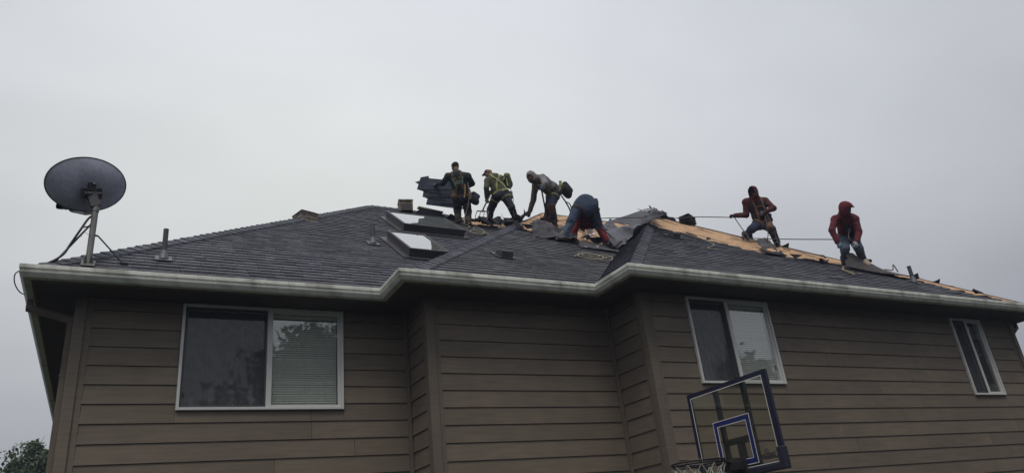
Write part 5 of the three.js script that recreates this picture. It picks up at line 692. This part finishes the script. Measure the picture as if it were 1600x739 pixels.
rope('dark line lying along the top of the bare wood strip', [[10.75, -2.5], [11.0, -2.24], [11.3, -1.95], [11.6, -1.62], [11.85, -1.36]].map(([x, z]) => R0(x, z, 0.0)), M.ropeDark, 0.011);
rope('thick dark cord lying on the bare wood right of the kneeling roofer', [[12.15, -1.08], [12.35, -0.86], [12.6, -0.62], [12.8, -0.36], [12.7, -0.30]].map(([x, z]) => R0(x, z, 0.0)), M.ropeDark, 0.013);
// tools
{
  const a = V(7.24, 9.58, -4.4), b = V(6.82, 8.86, -4.25), F = thing('garden_fork', 'four-tined garden fork in the hands of the olive-shirted roofer', 'garden fork', b), l = (p) => p.clone().sub(b), t = [[6.55, 8.55, -4.12], [6.63, 8.54, -4.1], [6.72, 8.54, -4.08], [6.81, 8.54, -4.06]].map((q) => V(...q)), s = [[6.67, 8.83, -4.22], [6.76, 8.83, -4.2], [6.85, 8.83, -4.18], [6.94, 8.83, -4.16]].map((q) => V(...q));
  mesh('handle', rod(V(0, 0, 0), l(a), 0.017, 0.019, 10), M.bark, F); mesh('socket', [rod(V(0, -0.02, 0.02), V(0.05, 0.09, -0.02), 0.022, 0.02, 10), bar(l(s[0]), l(s[3]), 0.024, 0.02)], M.darkMetal, F); s.forEach((q, i) => mesh('tine', tube([l(q), l(mixv(q, t[i], 0.5)).add(V(0, 0, -0.02)), l(t[i])], 0.0085, 12, 6), M.galv, F));
}
{
  const a = V(7.37, 8.72, -2.52), b = V(7.86, 8.2, -3.2), T = thing('roofing_spade', 'long-handled spade leaned on by the hooded grey roofer', 'spade', b), d = a.clone().sub(b).normalize();
  mesh('handle', rod(d.clone().multiplyScalar(0.16), a.clone().sub(b), 0.016, 0.018, 10), M.bark, T); mesh('blade', bar(V(0, 0, 0), d.clone().multiplyScalar(0.2), 0.16, 0.008), M.darkMetal, T); mesh('grip', bar(a.clone().sub(b).add(V(-0.06, 0, -0.03)), a.clone().sub(b).add(V(0.06, 0, 0.03)), 0.03, 0.03), M.black, T);
}
// bits beside the bent roofer
{ const m = mesh('flashing_piece', [bar(V(-0.1, 0, 0), V(0.12, 0.1, 0), 0.2, 0.006, V(0, 1, 0.4)), bar(V(-0.1, 0, 0), V(-0.02, 0.2, -0.14), 0.2, 0.006, V(1, 0.2, 0)), bar(V(0.1, 0.09, 0), V(0.05, 0.24, -0.1), 0.14, 0.006, V(1, 0.2, 0))], M.silver); m.position.set(7.98, 7.33, -1.95); tag(m, 'bent silver flashing piece between the legs of the bent roofer', 'metal piece'); }
{ const m = mesh('metal_strip', bar(V(7.37, 0, -1.25), V(7.55, 0, -1.5), 0.05, 0.004), M.silver); m.geometry.applyMatrix4(new THREE.Matrix4()); for (const q of [m]) { const p = q.geometry.attributes.position; for (let i = 0; i < p.count; i++) p.setY(i, yF.M(0, p.getZ(i)) + 0.035 + p.getY(i)); q.geometry.computeVertexNormals(); } tag(m, 'left one of two short silver strips below the bent roofer', 'metal strip'); }
{ const m = mesh('metal_strip', bar(V(7.66, 0, -1.27), V(7.86, 0, -1.56), 0.055, 0.004), M.silver); const p = m.geometry.attributes.position; for (let i = 0; i < p.count; i++) p.setY(i, yF.M(0, p.getZ(i)) + 0.035 + p.getY(i)); m.geometry.computeVertexNormals(); tag(m, 'right one of two short silver strips below the bent roofer', 'metal strip'); }
{ const y = (x, z) => yF.R(x, z) + 0.03, m = mesh('wood_splinter', [bar(V(12.09, y(12.09, 0.5), 0.5), V(11.62, y(11.62, 0.8), 0.8), 0.03, 0.015), bar(V(11.62, y(11.62, 0.8), 0.8), V(11.72, y(11.72, 1.02), 1.02), 0.025, 0.012), bar(V(11.6, y(11.6, 0.79), 0.79), V(11.45, y(11.45, 1.12), 1.12), 0.035, 0.012)], M.board); tag(m, 'broken pale wood splinter below the red-hooded roofer', 'wood splinter'); }
tag(mesh('rag', new Field(V(12.5, 6.0, 0.35), V(12.95, 6.4, 0.8), 0.012).ell(V(12.72, 6.17, 0.56), V(1, 0, 0), V(0, 1, 0), V(0, 0, 1), 0.085, 0.085, 0.07, 0.02).cap(V(12.68, 6.12, 0.58), V(12.78, 6.24, 0.5), 0.05, 0.06, 0.03).mesh(dirty([0.42, 0.34, 0.24], 0.3, 20, 2), 0.014, 14), M.cloth), 'pale tan rag balled up under the folded sheet', 'rag');
{ const x = 13.80, z = 0.42; tag(mesh('hook', tube([V(x - 0.35, yF.R(x - 0.35, z) + 0.05, z), V(x - 0.1, yF.R(x, z) + 0.06, z), V(x, yF.R(x, z) + 0.19, z - 0.02), V(x + 0.12, yF.R(x, z) + 0.05, z - 0.04)], 0.011, 40), M.ropeDark), 'small dark wire hook on the right hip beside the folded sheet', 'hook'); }
// wooden box, plank and shingle packs on the left ridge
{
  const B = thing('wooden_box', 'pale wooden box with a black front panel for its dark inside, on the left ridge', 'box', V(5.23, 8.93, -4.92)), w = 0.155, h = 0.25, d = 0.14, t = 0.025; B.rotation.y = -0.25;
  mesh('side', box(-w, -w + t, 0, h, -d, d), M.board, B); mesh('side', box(w - t, w, 0, h, -d, d), M.board, B); mesh('top', box(-w - 0.01, w + 0.01, h, h + 0.025, -d - 0.01, d + 0.01), std([0.5, 0.46, 0.4], { map: barkT }), B); mesh('back', box(-w + t, w - t, 0, h, -d, -d + 0.02), M.board, B); mesh('front', box(-w + 0.05, w - 0.03, 0.0, h * 0.66, d - 0.02, d + 0.012), M.black, B); mesh('board', box(-w + t, w - t, 0.0, h, d - 0.04, d - 0.021), M.board, B);  // black panel at the front stands in for the dark of the inside
}
tag((() => { const m = mesh('plank', [bar(V(5.45, 9.0, -4.72), V(6.05, 8.95, -4.74), 0.10, 0.03)], std([0.45, 0.40, 0.25], { map: barkT })); return m; })(), 'pale yellowish plank lying on shingle packs on the left ridge', 'plank');
heap('low pack of brown shingles under the plank on the left ridge', [5.72, 8.83, -4.8], Array.from({ length: 6 }, (_, i) => [0.02 * ((i * 7) % 3), i * 0.022, 0, 0.66 - 0.02 * i, 0.018, 0, 0.05, -0.05]), 7);
heap('ragged dark shingle heap right of the plank on the left ridge', [6.12, 8.78, -4.75], [[0, 0, 0, 0.3, 0.02, 0.2, 0.3, 0.1], [0.05, 0.03, 0, 0.3, 0.02, 0.5, 0.6, -0.2], [0.14, 0.01, 0.05, 0.26, 0.02, -0.4, 0.2, -0.3], [0.24, -0.02, 0.05, 0.3, 0.02, 0.3, -0.4, -0.1]], 8);

scene.fog = new THREE.FogExp2(0x9aa4c0, 0.0016);  // thin fog added to stand in for lens veil, lifting the dark tones
// ---------------------------------------------------------------- trees
function tree(label, x, z, h, cw, leaf, n, seed, col, group, blobs = 26, lowest = 0.28) {
  const T = thing('tree', label, 'tree', V(x, 0, z), group), rnd = rng(seed), wood = [], leaves = [], cs = [];
  const top = V((rnd() - 0.5) * 0.5, h * 0.8, (rnd() - 0.5) * 0.5); wood.push(rod(V(0, 0, 0), V(top.x * 0.4, h * 0.4, top.z * 0.4), h * 0.024, h * 0.017, 12), rod(V(top.x * 0.4, h * 0.4, top.z * 0.4), top, h * 0.017, h * 0.004, 10));
  for (let i = 0; i < blobs; i++) { const t = lowest + (0.98 - lowest) * Math.pow((i + 0.5) / blobs, 0.9), a = i * 2.4 + rnd(), prof = Math.sin(Math.PI * Math.min(1, (t - lowest + 0.12) / (1.12 - lowest))) , r = cw * prof * (0.45 + 0.6 * rnd()), c = V(Math.cos(a) * r, h * t, Math.sin(a) * r); cs.push([c, cw * (0.20 + 0.20 * rnd())]); const b = V(top.x * t, h * Math.max(0.2, t - 0.16), top.z * t); wood.push(tube([b, mixv(b, c, 0.5).add(V(0, -0.1, 0)), c], h * 0.0045, 6, 5)); for (let k = 0; k < 3; k++) wood.push(rod(mixv(b, c, 0.6), c.clone().add(V((rnd() - 0.5), rnd() - 0.4, (rnd() - 0.5)).multiplyScalar(cw * 0.5)), h * 0.002, 0.004, 4)); }
  const pos = [], colr = [], A = V(0, 0, 0), Bv = V(0, 0, 0);
  for (let i = 0; i < n; i++) { const [c, r] = cs[Math.floor(rnd() * cs.length)]; let d = V(rnd() * 2 - 1, rnd() * 2 - 1, rnd() * 2 - 1); while (d.lengthSq() > 1) d = V(rnd() * 2 - 1, rnd() * 2 - 1, rnd() * 2 - 1); d.multiplyScalar(0.45 + 0.75 * rnd()); const p = c.clone().addScaledVector(d, r); A.set(rnd() - 0.5, rnd() - 0.5, rnd() - 0.5).normalize(); Bv.set(rnd() - 0.5, rnd() - 0.5, rnd() - 0.5).cross(A).normalize(); const L = leaf * (0.6 + 0.8 * rnd()), q = (a, b) => [p.x + A.x * a * L + Bv.x * b * L, p.y + A.y * a * L + Bv.y * b * L, p.z + A.z * a * L + Bv.z * b * L], v = [q(-0.5, 0), q(0, 0.28), q(0.5, 0), q(0, -0.28)]; pos.push(...v[0], ...v[1], ...v[2], ...v[0], ...v[2], ...v[3]); const k = 0.7 + 0.6 * rnd(); for (let j = 0; j < 6; j++) colr.push(col[0] * k, col[1] * k, col[2] * k); }
  mesh('trunk', wood, M.bark, T); const g = new THREE.BufferGeometry(); g.setAttribute('position', new THREE.Float32BufferAttribute(pos, 3)); g.setAttribute('color', new THREE.Float32BufferAttribute(colr, 3)); g.computeVertexNormals(); mesh('crown', g, leafMat, T);
}
const leafMat = new THREE.MeshPhysicalMaterial({ vertexColors: true, roughness: 0.9, transmission: 0.3, thickness: 0, side: THREE.DoubleSide });
tree('leafy green tree at lower left behind the corner of the house', -2.4, -19.5, 6.6, 1.5, 0.14, 8500, 51, [0.07, 0.11, 0.045], null, 30);
tree('loose pale green tree at the far lower left edge', -4.6, -21, 6.3, 1.5, 0.14, 4200, 52, [0.09, 0.13, 0.06], null, 24);
tree('dense green tree close behind the left wall of the house', -1.7, -17.5, 6.0, 1.2, 0.13, 7000, 53, [0.05, 0.08, 0.03], null, 26);
// out of view behind the camera: mirrored in glass, placed to darken walls and windows
tree('broad tree across the lawn mirrored in the wide left window', 7.4, 23, 11.6, 4.4, 0.42, 12000, 61, [0.05, 0.075, 0.035], null, 46, 0.12);
tree('unseen tall tree right of the broad one, darkening the walls', 13, 27, 12.5, 4.2, 0.42, 11000, 62, [0.045, 0.07, 0.03], null, 44, 0.12);
tree('unseen tree facing the right wing, mirrored in its window and darkening its wall', 26.5, 20, 9.0, 3.6, 0.42, 9000, 63, [0.05, 0.07, 0.03], null, 40, 0.12);
tree('unseen tree at the far right, placed to darken the narrow window glass', 30, 10.5, 15, 6.5, 0.55, 16000, 64, [0.045, 0.065, 0.03], null, 60, 0.12);
renderer.render(scene, camera);
